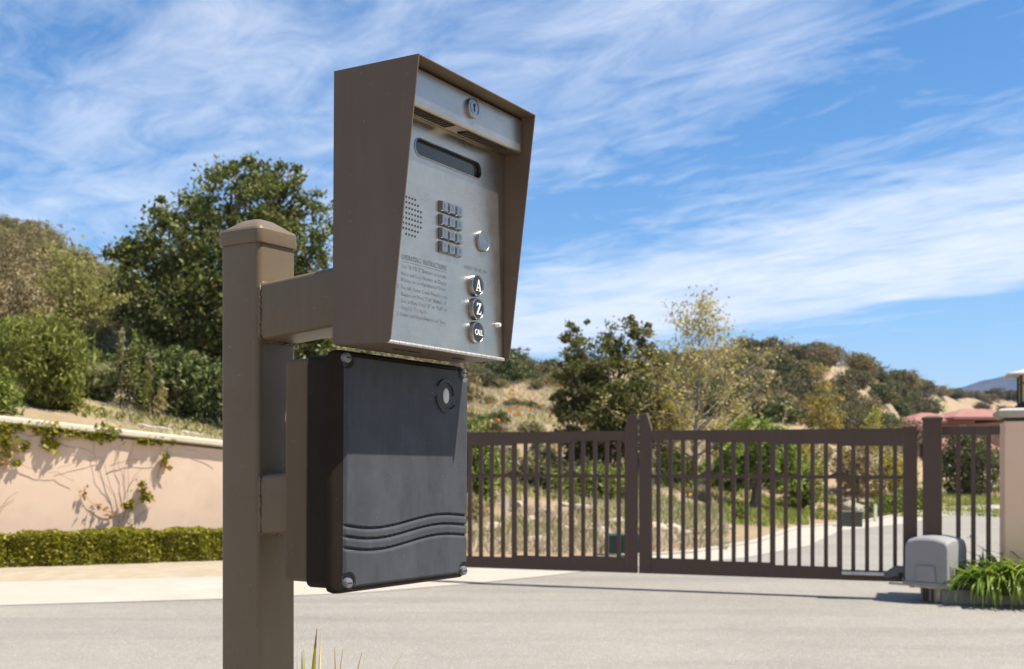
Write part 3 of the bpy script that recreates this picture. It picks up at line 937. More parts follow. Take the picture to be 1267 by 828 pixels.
def lid():
    ny, nz = 150, 330
    ys = np.linspace(-BW, BW, ny); zs = np.linspace(0, BH, nz)
    Y, Z = np.meshgrid(ys, zs)
    # distance from the lid's rounded outline
    rc = 0.014
    ddx = np.abs(Y) - (BW - rc); ddz = np.abs(Z - BH / 2) - (BH / 2 - rc)
    outside = np.hypot(np.maximum(ddx, 0), np.maximum(ddz, 0)) + np.minimum(np.maximum(ddx, ddz), 0) - rc
    ins = np.clip(-outside, 0, None)
    h = -0.006 * np.clip(1 - ins / 0.006, 0, 1) ** 2
    # raised front field, stepped down along the left and bottom rim
    fl = ease01((Y - (-BW + 0.021)) / 0.0035)
    fb = ease01((Z - 0.009) / 0.003)
    ft = ease01((BH - 0.008 - Z) / 0.003)
    h = h - 0.0045 * (1 - fl * fb * ft)
    h = h - 0.013 * np.clip((-BW + 0.021 - Y) / 0.021, 0, 1)
    for k, z0 in enumerate(gl):
        dz2 = Z - (z0 + wave(Y))
        gr = np.where(dz2 > 0, np.clip(1 - dz2 / 0.0022, 0, 1), np.clip(1 + dz2 / 0.0075, 0, 1) ** 1.5)
        h = h - 0.0058 * gr * fl
    for (a, b_) in SCR:
        dd = np.hypot(Y - a, Z - b_)
        notch = np.clip(1 - (dd - 0.015) / 0.0025, 0, 1)
        h = np.where(notch > 0, np.minimum(h, h * (1 - notch) + notch * -0.0062), h)
    # clip the square grid to the rounded outline by pulling border points in
    yy = Y.copy(); zz2 = Z.copy()
    over = np.clip(outside, 0, None)
    cxr = np.sign(Y) * (BW - rc); czr = BH / 2 + np.sign(Z - BH / 2) * (BH / 2 - rc)
    ln = np.hypot(Y - cxr, Z - czr) + 1e-9
    msk = (ddx > 0) & (ddz > 0) & (outside > 0)
    yy = np.where(msk, cxr + (Y - cxr) / ln * rc, yy)
    zz2 = np.where(msk, czr + (Z - czr) / ln * rc, zz2)
    vs = np.stack([XF + h, yy, zz2], -1).reshape(-1, 3).tolist()
    i = np.arange(ny * nz).reshape(nz, ny)
    fs = np.stack([i[:-1, :-1], i[:-1, 1:], i[1:, 1:], i[1:, :-1]], -1).reshape(-1, 4).tolist()
    # skirt
    brd = list(i[0, :]) + list(i[1:, -1]) + list(i[-1, -2::-1]) + list(i[-2:0, 0])
    b0 = len(vs)
    for k in brd:
        vs.append((0.0560, vs[k][1], vs[k][2]))
    n = len(brd)
    for k in range(n):
        fs.append((brd[k], b0 + k, b0 + (k + 1) % n, brd[(k + 1) % n]))
    fs.append(tuple(b0 + k for k in range(n)))
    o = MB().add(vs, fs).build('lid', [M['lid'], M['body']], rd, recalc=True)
    for p in o.data.polygons:       # front weathered to slate; rim and skirt black, left-facing shade put into colour
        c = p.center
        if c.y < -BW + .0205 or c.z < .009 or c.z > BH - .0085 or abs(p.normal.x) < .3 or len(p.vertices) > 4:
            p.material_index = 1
    smooth_by_angle(o, 50)
    return o
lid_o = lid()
for (a, b_) in SCR:
    s_ = MB().lathe([(.0086, -.006), (.0086, .0015), (.0078, .0035), (.0056, .0042), (.0005, .0045)], (XF - .0015, a, b_), 'x', 20).build('corner_screw', M['screw'], rd)
    smooth_by_angle(s_, 40)
    MB().box(XF + .0022, XF + .0034, a - .006, a + .006, b_ - .0009, b_ + .0009).build('screw_slot', M['dark'], s_)
# emblem: two crescent blades round an oval lens
ly_, lz_ = pk2(551.5, 490, XF)
def crescent(sign):
    pts_o, pts_i = [], []
    for k in range(15):
        t = math.radians(4 + (150 - 4) * k / 14)
        f_ = k / 14
        ro = 0.036
        ri = 0.036 - 0.0118 * (1 - f_) ** .55 - 0.0004
        if k == 14: ri = 0.0358
        pts_o.append((math.cos(t) * ro * 0.92, math.sin(t) * ro * 0.88))
        pts_i.append((math.cos(t) * ri * 0.92, math.sin(t) * ri * 0.88))
    pl = pts_o + pts_i[::-1]
    pl = [((ly_ + sign * a), (lz_ + sign * b_)) for a, b_ in pl]
    return pl
for sgn in (1, -1):
    MB().prism(crescent(sgn), XF + .0001, XF + .0036, 'x').build('emblem_blade', M['lid'], rd, bevel=0.0005)
el = MB()
rings = []
for (s_, x_) in ((1.0, .0002), (1.0, .0012), (.75, .0026), (.05, .0032)):
    rings.append([(XF + x_, ly_ + .0095 * s_ * math.cos(2 * math.pi * k / 28), lz_ + .0140 * s_ * math.sin(2 * math.pi * k / 28)) for k in range(28)])
el.loft(rings)
smooth_by_angle(el.build('indicator_lens', M['lens'], rd), 50)

# ---------------------------------------------------------------- gate
GA = math.radians(-19.5)
GD = Vector((math.cos(GA), math.sin(GA), 0))
G0 = Vector((1.346, 12.04, 0))          # where the two leaves meet
GZB, GZT = 0.172, 1.684
def gate_leaf(sign, label):
    root = empty('gate_leaf', (G0.x, G0.y, GZB), (0, 0, GA), label, 'gate', 'double swing gate leaves')
    def X(t): return sign * t
    def bx(name, t0, t1, z0, z1, d, parent=root, bev=.003):
        a, b_ = sorted((X(t0), X(t1)))
        return MB().box(a, b_, -d, d, z0 - GZB, z1 - GZB).build(name, M['gate'], parent, bevel=bev)
    # meeting stile with a chamfered head
    t0, t1 = 0.012, 0.145
    hd = 1.86
    pl = [(t0, GZB), (t1, GZB), (t1, 1.705), (t1 - .048, hd), (t0, hd)]
    MB().prism([(X(a), b_ - GZB) for a, b_ in pl], -.034, .034, 'y').build('meeting_stile', M['gate'], root, bevel=.003)
    bx('hinge_stile', 2.66, 2.793, GZB, 1.700, .034)
    pc = [0.215 + 0.1317 * k for k in range(19)]
    thick = (4, 9, 14)
    bounds = [0.147, pc[4], pc[9], pc[14], 2.658]
    rt = [1.582, 1.555, 1.533, 1.512]
    rb = [0.336, 0.322, 0.298, 0.272]
    pt = [(bounds[0], GZT), (bounds[4], GZT)]; pb = [(bounds[0], GZB), (bounds[4], GZB)]
    for k in (3, 2, 1, 0):
        pt += [(bounds[k + 1], rt[k]), (bounds[k], rt[k])]
        pb += [(bounds[k + 1], rb[k]), (bounds[k], rb[k])]
    MB().prism([(X(a), b_ - GZB) for a, b_ in pt], -.030, .030, 'y').build('top_rail', M['gate'], root)
    MB().prism([(X(a), b_ - GZB) for a, b_ in pb], -.030, .030, 'y').build('bottom_rail', M['gate'], root)
    bx('middle_rail', 0.147, 2.658, 1.183, 1.219, .014, bev=None)
    for k, t in enumerate(pc):
        sec = sum(t > b_ + .001 for b_ in bounds[1:4])
        hwid = .026 if k in thick else .0195
        z_t, z_b = rt[sec], rb[sec]
        if k in thick: z_t, z_b = max(rt[sec], rt[min(3, sec + 1)]), min(rb[sec], rb[min(3, sec + 1)])
        p = bx('picket', t - hwid, t + hwid, z_b - .003, z_t + .003, .0195, bev=None)
        if k in thick:
            for e in (-1, 1):
                MB().prism([(X(t + e * (hwid + .001)), 1.219 - GZB), (X(t + e * (hwid + .075)), 1.219 - GZB), (X(t + e * (hwid + .03)), 1.240 - GZB), (X(t + e * (hwid + .001)), 1.262 - GZB)], -.008, .008, 'y').build('gusset', M['gate'], root)
    return root
gate_leaf(-1, 'brown steel picket gate leaf partly hidden behind the black reader box')
gate_leaf(1, 'brown steel picket gate leaf joined by an arm to the grey operator')

def fence_post(t, label, top=1.775):
    p = G0 + GD * t
    root = empty('gate_post', (p.x, p.y, 0), (0, 0, GA), label, 'post', 'gate hinge posts')
    MB().box(-.088, .088, -.088, .088, -.05, top).build('post', M['gate'], root, bevel=.004)
    mb_ = MB()
    mb_.loft([[(a * s_, b_ * s_, z) for a, b_ in ((-1, -1), (1, -1), (1, 1), (-1, 1))] for s_, z in ((.097, top - .012), (.097, top + .008), (.055, top + .026))])
    mb_.build('post_cap', M['gate'], root)
    for z in (.5, 1.4):
        MB().tube([(-.10 if t > 0 else .10, -.02, z), (-.10 if t > 0 else .10, -.02, z + .12)], .016, 8).build('hinge', M['gate'], root)
fence_post(2.93, 'square brown gate post with flat cap behind the grey operator')
fence_post(-2.93, 'square brown gate post hidden behind the card reader box')

fr_ = empty('fence_panel', G0 + GD * 3.02, (0, 0, GA), 'short brown picket fence panel between the gate post and stucco pillar', 'fence')
MB().box(.001, .52, -.022, .022, 1.615, 1.700).build('top_rail', M['gate'], fr_, bevel=.003)
MB().box(.001, .52, -.022, .022, .20, .27).build('bottom_rail', M['gate'], fr_, bevel=.003)
for k in range(3):
    t = .148 + .135 * k
    MB().box(t - .021, t + .021, -.020, .020, .08, 1.62).build('picket', M['gate'], fr_)

# pillar with its lantern
pp = G0 + GD * 3.905 + Vector((-GD.y, GD.x, 0)) * .34
pil = empty('pillar', (pp.x, pp.y, 0), (0, 0, GA), 'salmon stucco gate pillar with moulded stone cap', 'pillar')
MB().box(-.325, .325, -.325, .325, -.05, 1.745).build('shaft', M['pillar'], pil, bevel=.012)
MB().box(-.315, .315, -.315, .315, 1.747, 1.775).build('neck_band', M['black'], pil)
MB().loft([[(a * s_, b_ * s_, z) for a, b_ in ((-1, -1), (1, -1), (1, 1), (-1, 1))] for s_, z in
           ((.34, 1.778), (.37, 1.80), (.385, 1.815), (.385, 1.845), (.36, 1.862), (.30, 1.872))]).build('cap', M['stonecap'], pil, bevel=.004)
lan = empty('lantern', (pp.x, pp.y, 1.874), (0, 0, GA), 'amber glass lantern with black frame and pale roof on the pillar', 'lantern')
MB().loft([[(a * s_, b_ * s_, z) for a, b_ in ((-1, -1), (1, -1), (1, 1), (-1, 1))] for s_, z in ((.20, 0), (.20, .03), (.175, .045), (.175, .06))]).build('base', M['black'], lan)
for sx in (-1, 1):
    for sy in (-1, 1):
        MB().box(sx * .165 - .011, sx * .165 + .011, sy * .165 - .011, sy * .165 + .011, .061, .315).build('frame_post', M['black'], lan)
for k in range(4):
    gl_ = MB().box(-.153, .153, -.160, -.155, .062, .312).build('glass_pane', M['amber'], lan, rot=(0, 0, k * math.pi / 2))
    MB().box(-.153, .153, -.166, -.161, .235, .248).build('glazing_bar', M['black'], gl_)
MB().loft([[(a * s_, b_ * s_, z) for a, b_ in ((-1, -1), (1, -1), (1, 1), (-1, 1))] for s_, z in ((.285, .316), (.295, .322), (.292, .334), (.05, .40))]).build('roof', M['lroof'], lan)

# planter kerb in front of the pillar
a, b_ = flat(1166, 747), flat(1267, 749)
dr = (b_ - a).normalized(); nn = Vector((-dr.y, dr.x, 0))
pk_root = empty('planter_kerb', (a.x, a.y, 0), (0, 0, math.atan2(dr.y, dr.x)), 'low grey concrete kerb edging the lily bed', 'kerb')
MB().box(0, 2.6, 0, .14, -.02, .135).build('kerb_stone', M['kerb'], pk_root, bevel=.012)
MB().box(0, .14, .142, .85, -.02, .133).build('kerb_return', M['kerb'], pk_root, bevel=.012)
MB().box(.141, 2.6, .141, .84, -.02, .10).build('soil', M['soil'], pk_root)

# gate operator
op_p = flat(1157, 744)
op = empty('gate_operator', (op_p.x, op_p.y, 0), (0, 0, GA + math.radians(-24)), 'grey box gate operator on a steel pedestal with its linkage arm', 'gate operator')
def op_cover():
    prof = [(-.222, .20), (-.220, .545), (-.212, .580), (-.192, .603), (-.10, .626), (.0, .632), (.10, .626), (.192, .603), (.212, .580), (.220, .545), (.222, .20)]
    m_ = MB()
    rings = []
    for y_, s_, dz in ((-.215, .93, -.030), (-.200, .955, -.012), (-.10, .985, .012), (.06, 1.0, .018), (.19, 1.0, .0), (.225, .98, -.03), (.24, .95, -.06)):
        rings.append([(x * s_, y_, z + dz * (1 if z > .3 else 0)) for x, z in prof])
    m_.loft(rings)
    return smooth_by_angle(m_.build('cover', M['cover'], op), 24)
op_cover()
MB().box(-.228, .228, -.228, .245, .170, .199).build('base_flange', M['cover'], op, bevel=.006)
MB().prism([(-.10, .21), (.10, .21), (.085, .36), (-.085, .36)], -.232, -.212, 'y').build('front_boss', M['cover'], op, bevel=.004)
MB().box(-.16, .20, -.10, .14, .13, .169).build('base_plate', M['galv'], op, bevel=.002)
MB().lathe([(.062, .0), (.062, .13)], (0.05, 0, 0), 'z', 20).build('pedestal_pipe', M['galv'], op, smooth=False)
MB().box(-.13, -.02, -.04, .06, 0.0, .128).build('pedestal_block', M['kerb'], op, bevel=.004)
# linkage arm, reaching along the gate
arm_o = MB().box(-.42, -.10, -.115, -.075, .142, .162).build('crank_arm', M['galv'], op)
MB().lathe([(.024, 0), (.024, .05), (.012, .055), (.012, .075)], (-.19, -.095, .128), 'z', 12).build('pivot_bolt', M['brass'], op)
gp = G0 + GD * 2.08
lk = empty('linkage', (gp.x - GD.y * -.06, gp.y - .075, 0), (0, 0, GA), 'dark grey linkage arm bolted along the bottom of the gate', 'linkage arm')
MB().box(0.0, .50, -.05, -.015, .235, .268).build('link_bar', M['galv'], lk, bevel=.004)
MB().prism([(.40, .22), (.44, .215), (.50, .24), (.56, .225), (.66, .26), (.66, .335), (.50, .34), (.40, .265)], -.065, -.03, 'y').build('link_shoe', M['darkgrey'], lk, bevel=.006)
MB().lathe([(.024, -.075), (.024, -.066)], (.555, 0, .25), 'y', 14).build('link_pin', M['dark'], lk)

# ---------------------------------------------------------------- retaining wall on the left
WD = Vector((2.6, 1.1, 0)).normalized()
WA = math.atan2(WD.y, WD.x)
wx0, wx1 = -14.0, -1.9
def wall_xy(x): return Vector((x, 14.9 + 0.423 * (x + 6.74), 0))
p0, p1 = wall_xy(wx0), wall_xy(wx1)
L = (p1 - p0).length
wallr = empty('retaining_wall', p0, (0, 0, WA), 'peach stucco retaining wall with cream cap, vine growing over it', 'wall')
zt0, zt1 = float(wall_top(wx0)), float(wall_top(wx1))
MB().prism([(0, -.1), (L, -.1), (L, zt1 - .10), (0, zt0 - .10)], 0.0, .28, 'y').build('wall_face', M['stucco'], wallr)
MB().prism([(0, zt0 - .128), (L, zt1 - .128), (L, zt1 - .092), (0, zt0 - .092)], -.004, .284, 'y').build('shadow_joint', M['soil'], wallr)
MB().prism([(0, zt0 - .09), (L, zt1 - .09), (L, zt1), (0, zt0)], -.07, .34, 'y').build('cap', M['cap'], wallr, bevel=.02)

vp = [outer[0], outer[1], outer[2], outer[3], outer[4], outer[5]] + [wall_xy(x_) + Vector((0, .1, 0)) for x_ in (-1.9, -4.0, -7.0, -10.0, -14.0)] + [Vector((-30, 11.6, 0))]
mb = MB()
lo_ = [outer[k] for k in range(0, 6)]
hi_ = [Vector((-30, 11.2, 0))] + [wall_xy(x_) for x_ in (-14.0, -6.7, -4.1, -2.6, -1.9)]
for i in range(5):
    mb.add([(lo_[i].x, lo_[i].y, .029), (lo_[i + 1].x, lo_[i + 1].y, .029), (hi_[i + 1].x, hi_[i + 1].y, .034), (hi_[i].x, hi_[i].y, .034)], [(0, 1, 2, 3)])
tag(mb.build('verge', M['verge'], recalc=False), 'pale gravel verge between the gutter and the hedge', 'verge', kind='structure')

# ---------------------------------------------------------------- foliage toolkit
def leaves_mesh(name, P, size, mats, aspect=0.55, up=0.0, dirs=None, var=0.45, seed=None, midx=None, droop=0.0):
    """one diamond-shaped folded leaf per point"""
    P = np.asarray(P, float); n = len(P)
    rg = np.random.default_rng(seed if seed is not None else rng.integers(1 << 30))
    if dirs is None:
        d = rg.normal(size=(n, 3)); d[:, 2] += up
    else:
        d = np.asarray(dirs) + rg.normal(size=(n, 3)) * 0.35
    d /= np.linalg.norm(d, axis=1, keepdims=True) + 1e-9
    a = np.cross(d, rg.normal(size=(n, 3))); a /= np.linalg.norm(a, axis=1, keepdims=True) + 1e-9
    nn_ = np.cross(d, a)
    s = (np.asarray(size) * (1 + var * rg.uniform(-1, 1, n)))[:, None]
    v0 = P - d * s * .5
    v2 = P + d * s * .5 - np.array([0, 0, 1]) * s * droop
    mid = P - d * s * .05 + nn_ * s * .10
    v1 = mid + a * s * aspect * .5
    v3 = mid - a * s * aspect * .5
    vs = np.stack([v0, v1, v2, v3], 1).reshape(-1, 3)
    me_ = bpy.data.meshes.new(name)
    me_.vertices.add(4 * n); me_.vertices.foreach_set('co', vs.ravel())
    me_.loops.add(4 * n); me_.loops.foreach_set('vertex_index', np.arange(4 * n, dtype=np.int32))
    me_.polygons.add(n); me_.polygons.foreach_set('loop_start', np.arange(0, 4 * n, 4, dtype=np.int32))
    me_.polygons.foreach_set('loop_total', np.full(n, 4, dtype=np.int32))
    for m_ in (mats if isinstance(mats, (list, tuple)) else [mats]): me_.materials.append(m_)
    if midx is not None: me_.polygons.foreach_set('material_index', np.asarray(midx, dtype=np.int32))
    me_.update(calc_edges=True)
    return me_

def blob_points(blobs, n, clumps_per=26, clump_r=0.22, rg=None, shell=0.55):
    """points gathered in clumps through the outer volume of ellipsoids, flattened below"""
    rg = rg or rng
    vol = np.array([b[3] * b[4] * b[5] for b in blobs]) ** 0.75
    vol = vol / vol.sum()
    out = []
    for b, w in zip(blobs, vol):
        k = max(6, int(clumps_per * len(blobs) * w))
        d = rg.normal(size=(k, 3)); d /= np.linalg.norm(d, axis=1, keepdims=True)
        rad = shell + (1.06 - shell) * rg.uniform(0, 1, (k, 1)) ** 0.6
        c = np.array(b[:3]) + d * rad * np.array(b[3:6])
        m_ = int(n * w)
        ci = rg.integers(0, k, m_)
        cr = clump_r * (0.6 + 0.8 * rg.uniform(0, 1, k))[ci][:, None] * np.mean(b[3:6])
        off = rg.normal(size=(m_, 3)); off[:, 2] *= 0.75
        out.append(c[ci] + off * cr * 0.62)
    return np.concatenate(out)

def limb(mb_, a, b_, r0, r1, wob=0.08, n=6, rg=None):
    rg = rg or rnd
    a, b_ = Vector(a), Vector(b_)
    L_ = (b_ - a).length
    pts, rad = [], []
    for k in range(n + 1):
        t = k / n
        p = a.lerp(b_, t)
        if 0 < k < n: p += Vector((rg.uniform(-1, 1), rg.uniform(-1, 1), rg.uniform(-.5, .5))) * wob * L_
        pts.append(p); rad.append(r0 + (r1 - r0) * t)
    mb_.tube(pts, rad, 6)
    return pts

def tree(name, base, blobs, n, leaf, mat_, label, cat='tree', trunk=0.14, bark='bark', group=None, fork=0.4, clumps=26, clump_r=.22, twigs=3, shell=.5, aspect=.55, up=0.0, rotz=0):
    root = empty(name, base, (0, 0, rotz), label, cat, group)
    P = blob_points(blobs, n, clumps, clump_r, shell=shell)
    link('crown', leaves_mesh('crown', P, leaf, mat_, aspect, up), root)
    mb_ = MB()
    top = max(b[2] for b in blobs)
    hub = Vector((np.mean([b[0] for b in blobs]) * .3, np.mean([b[1] for b in blobs]) * .3, top * fork))
    limb(mb_, (0, 0, -.25), hub, trunk * 1.15, trunk * .8, .04)
    for b in blobs:
        c = Vector(b[:3])
        pts = limb(mb_, hub, c, trunk * .62, trunk * .16, .07)
        for k in range(twigs):
            e = c + Vector((rnd.gauss(0, 1) * b[3], rnd.gauss(0, 1) * b[4], abs(rnd.gauss(0, 1)) * b[5])) * .42
            limb(mb_, pts[3 + k % 3], e, trunk * .2, trunk * .05, .06, 5)
    mb_.build('trunk', M[bark], root, smooth=True)
    return root

def shrub_mesh(name, mat_, n=1500, rx=1.0, rz=.8, leaf=.16, seed=0, lobes=6, up=.3, clump_r=.3, aspect=.5):
    rg = np.random.default_rng(seed)
    bl = []
    for k in range(lobes):
        a = rg.uniform(0, 2 * math.pi); rr = rg.uniform(.15, .55) * rx
        s = rg.uniform(.42, .62)
        bl.append((math.cos(a) * rr, math.sin(a) * rr, rz * rg.uniform(.38, .62), rx * s, rx * s, rz * s))
    P = blob_points(bl, n, 22, clump_r, rg, .35)
    P[:, 2] = np.abs(P[:, 2])
    return leaves_mesh(name, P, leaf, mat_, aspect, up, seed=seed)

def on_ground(px, d, dz=0.0):
    x = (px - CX) / F * d
    return Vector((x, d, gz1(x, d) - 0.03 + dz))

# ---------------------------------------------------------------- big oak behind the wall
def px_blob(base, px, py, d, rx, rz, ry=None):
    p = at(px, py, d) - Vector(base)
    return (p.x, p.y, p.z, rx, ry or rx, rz)
ob = on_ground(262, 25.5)
bl = [px_blob(ob, *t) for t in [(295, 262, 25.0, 1.15, 1.05), (345, 248, 25.8, 0.95, 0.85), (250, 300, 24.8, 1.1, 1.1), (205, 305, 25.2, .95, .75), (178, 350, 25.0, .85, .95),
                                (160, 318, 25.4, .55, .45), (225, 375, 24.6, 1.2, 1.1), (290, 350, 24.5, 1.3, 1.2), (365, 300, 25.5, 1.05, 1.1), (390, 345, 25.6, .9, 1.0), (200, 425, 25.0, .8, .7),
                                (250, 440, 24.8, 1.2, .9), (330, 420, 25.0, 1.3, 1.0), (400, 420, 25.6, 1.0, 1.0), (300, 215, 25.2, .45, .35), (360, 226, 25.5, .45, .40), (215, 262, 25.2, .45, .4)]]
tree('oak_tree', ob, bl, 46000, .108, M['oak'], 'large dark green oak rising behind the capped brown post', trunk=.26, clumps=34, clump_r=.21, fork=.3, shell=.42)

# undergrowth in front of the oak and along the top of the wall
def bush(name, px, d, rx, rz, mat_, label, n=5000, leaf=.12, seed=1, group=None, lobes=8, up=.5, clump_r=.28, aspect=.45, cat='bush', dz=-.05):
    root = empty(name, on_ground(px, d, dz), (0, 0, 0), label, cat, group)
    link('foliage', shrub_mesh('foliage', mat_, n, rx, rz, leaf, seed, lobes, up, clump_r, aspect), root)
    mb_ = MB()
    rg = random.Random(seed)
    for k in range(7):
        a = rg.uniform(0, 6.28)
        limb(mb_, (math.cos(a) * .1, math.sin(a) * .1, -.1), (math.cos(a) * rx * .55, math.sin(a) * rx * .55, rz * rg.uniform(.5, .85)), .025 * rx, .006, .08, 4, rg)
    mb_.build('stems', M['bark'], root)
    return root

bush('round_bush', 58, 19.0, .80, 1.5, M['lime'], 'bright green feathery round bush above the vine covered wall', 9000, .12, 3, up=1.2, lobes=11, aspect=.25)
bush('low_bush', -12, 17.2, .55, .6, M['lime'], 'low lime green plant just behind the wall cap beside the leafy vine', 2500, .09, 4)
bush('pale_bush', 105, 30, 1.5, 2.5, M['palelime'], 'tall loose lime green bush below the left hill', 9000, .13, 5, up=.5, clump_r=.34)
bush('pale_bush', 160, 29, 1.0, 1.9, M['sage'], 'grey sage coloured bush leaning against the big oak', 6000, .12, 6, up=.4)
bush('tan_bush', 8, 27, 1.1, 1.6, M['tan'], 'dry tan seed-headed shrub on the slope behind the feathery round bush', 6000, .11, 7, up=.8)
bush('twiggy_bush', 148, 25.5, .95, 1.25, M['twiggy'], 'bare grey twiggy shrub between round bush and oak', 5000, .15, 8, up=.6, aspect=.14)
bush('dark_shrub', 190, 21.5, .9, 1.1, M['oak2'], 'dark green shrub at the foot of the oak with seed stalks', 5000, .10, 9)
bush('dark_shrub', 246, 20.8, .75, 1.15, M['oak2'], 'dark green leafy shrub just left of the capped post', 5000, .11, 10, up=.6)
bush('dark_shrub', 130, 23.5, .7, .8, M['oak2'], 'small dark shrub behind the round bush', 3000, .10, 12)
bush('dark_shrub', 300, 20.5, .9, 1.3, M['oak2'], 'dark shrub behind the post and bracket', 4000, .11, 13)
bush('dark_shrub', 385, 21.0, 1.0, 1.5, M['oak2'], 'dark shrub filling the gap between post and intercom', 4500, .11, 14)
bush('dark_shrub', 470, 24.0, 1.0, 1.5, M['oak2'], 'dark shrub hidden behind the reader box', 3500, .11, 15)
bush('green_shrub', 588, 23.0, .50, 1.65, M['green'], 'mid green shrub peeping out right of the reader box screw', 4500, .10, 16, up=.6)
for i, (px, d, rx, rz, mt, lab) in enumerate([(0, 21.5, .7, .9, 'lime', 'lime green shrub beside the feathery round bush'), (112, 21.5, .55, .7, 'sage', 'small sage shrub right of the feathery round bush'),
        (-40, 23, .9, 1.1, 'green', 'green shrub on the bank well away from the big oak'), (60, 24, 1.0, 1.2, 'sage', 'sage shrub standing behind the feathery round bush'), (118, 26, .8, 1.2, 'palelime', 'lime shrub in front of the tall loose bush'),
        (30, 31, 1.2, 1.6, 'chap2', 'brown scrub shrub behind the dry tan shrub'), (85, 35, 1.4, 1.7, 'sage', 'pale sage shrub behind the tall lime bush'), (140, 34, 1.3, 2.0, 'palelime', 'lime bush peeping out left of the big oak'),
        (-20, 34, 1.5, 1.9, 'chap', 'olive scrub shrub on the slope left of the dry tan shrub'), (50, 38, 1.4, 1.6, 'chap', 'olive scrub shrub halfway up the left hill')]):
    bush('bank_shrub', px, d, rx, rz, M[mt], lab, 4500, .11, 60 + i, up=.6)
# tall seed stalks in front of the oak
for i, (px, d, h_) in enumerate([(168, 20.6, 1.45), (160, 20.9, 1.2), (186, 20.3, 1.1), (204, 20.4, .95), (148, 21.1, 1.35), (222, 20.6, .8), (176, 19.8, .8), (196, 19.6, .7)]):
    root = empty('seed_stalk', on_ground(px, d), (0, 0, i), 'tall dry seed stalk standing among the shrubs above the wall', 'plant', 'seed stalks below the oak')
    mb_ = MB()
    pts = limb(mb_, (0, 0, -.05), (rnd.uniform(-.15, .15), rnd.uniform(-.1, .1), h_), .012, .004, .02, 5)
    mb_.build('stem', M['twig'], root)
    tt = rng.uniform(.35, 1.02, 420)
    P = np.array([np.array(pts[0]) + (np.array(pts[-1]) - np.array(pts[0])) * t for t in tt]) + rng.normal(size=(420, 3)) * (.075 * (1.25 - tt))[:, None]
    tag(link('seed_head', leaves_mesh('seed_head', P, .055, M['tan'] if i % 3 else M['lime'], .5, .5), root), kind='stuff')
    root['label'] = ('tall dry tan seed stalk standing among the shrubs above the wall' if i % 3 else 'tall greenish seed stalk standing among the shrubs above the wall')

# chaparral shrubs on the hills: individual copies of a few meshes
CH = [shrub_mesh('chaparral', m_, 1900, 1.0, .85, .15, 40 + i, 7, .3, .30) for i, m_ in enumerate([M['chap'], M['chap2'], M['chap'], M['sage'], M['oak2'], M['chap2']])]
M['chapd'] = leafmat('dark_chaparral_leaves', (0.070, 0.068, 0.024), (0.145, 0.130, 0.050), (0.21, 0.17, 0.08), 0.25)
CHD = [shrub_mesh('chaparral_dark', m_, 3600, 1.0, .78, .095, 140 + i, 9, .3, .24) for i, m_ in enumerate([M['chapd'], M['chap2'], M['chapd'], M['chap'], M['oak2'], M['chap2']])]
KINDW = ['olive green', 'brownish dry', 'broad olive', 'pale grey sage', 'deep green', 'loose brownish']
def scatter(name, cat, label, group, spots, meshes):
    for (x, y, s, k) in spots:
        o = link(name, meshes[k % len(meshes)], None, (x, y, gz1(x, y) - .08 * s), (0, 0, rnd.uniform(0, 6.28)))
        o.scale = (s * rnd.uniform(.85, 1.25), s * rnd.uniform(.85, 1.2), s * rnd.uniform(.8, 1.15))
        tag(o, label % KINDW[k % len(meshes)], cat, group + ', ' + KINDW[k % len(meshes)])
def spots_in(n, px0, px1, t0, t1, s0, s1, kinds, mind=.75, bare=None, seed=3):
    rg = random.Random(seed); out = []; tries = 0
    while len(out) < n and tries < n * 60:
        tries += 1
        px = rg.uniform(px0, px1); r1 = float(np.interp(px, PXS, RDG))
        d = r1 * rg.uniform(t0, t1)
        x = (px - CX) / F * d
        s = rg.uniform(s0, s1) * (.6 + .4 * d / r1)
        if any((x - a) ** 2 + (y - d) ** 2 < (mind * (s + c)) ** 2 for a, y, c, _ in out): continue
        y_px = HZ - (gz1(x, d) - CAMZ) / d * F
        if bare and any(a < px < b_ and c < y_px < e for a, b_, c, e in bare): continue
        out.append((x, d, s, rg.choice(kinds)))
    return out
CHF = [shrub_mesh('fine_scrub', m_, 3600, 1.0, .80, .085, 240 + i, 8, .4, .26) for i, m_ in enumerate([M['chap'], M['chap2'], M['chap'], M['sage'], M['chapd'], M['chap2']])]
scatter('hill_shrub', 'shrub', '%s scrub shrub on the steep hill left of the oak', 'scrub on the left hill',
        spots_in(74, -30, 165, .55, 1.03, .6, 1.35, [0, 1, 2, 5, 4, 3], .58, seed=5), CHF)
scatter('hill_shrub', 'shrub', '%s chaparral shrub on the sandy hill beyond the gate', 'chaparral on the far hill',
        spots_in(158, 810, 1122, .50, 1.05, 1.1, 2.5, [0, 1, 2, 3, 2, 4, 5], .52, [(1004, 1032, 456, 500), (1018, 1042, 446, 468), (966, 986, 440, 468), (1080, 1108, 500, 528), (1055, 1075, 478, 490)], 8), CHD)
scatter('hill_shrub', 'shrub', '%s scrub shrub on the low ridge behind the red roofed house', 'scrub behind the house',
        spots_in(66, 1106, 1262, .60, 1.05, 1.8, 3.0, [0, 2, 4, 0, 1], .55, seed=9), CHD)
scatter('hill_shrub', 'shrub', '%s scrub shrub along the crest above the wildflower slope', 'scrub on the flower slope crest',
        spots_in(30, 560, 720, .80, 1.04, 1.1, 2.2, [0, 2, 4, 1], .55, seed=10), CHD)
scatter('slope_shrub', 'shrub', 'low %s shrub dotted over the wildflower slope', 'shrubs on the flower slope',
        spots_in(44, 572, 740, .30, .82, .35, .95, [3, 4, 0, 3, 2], .8, seed=12), CH)

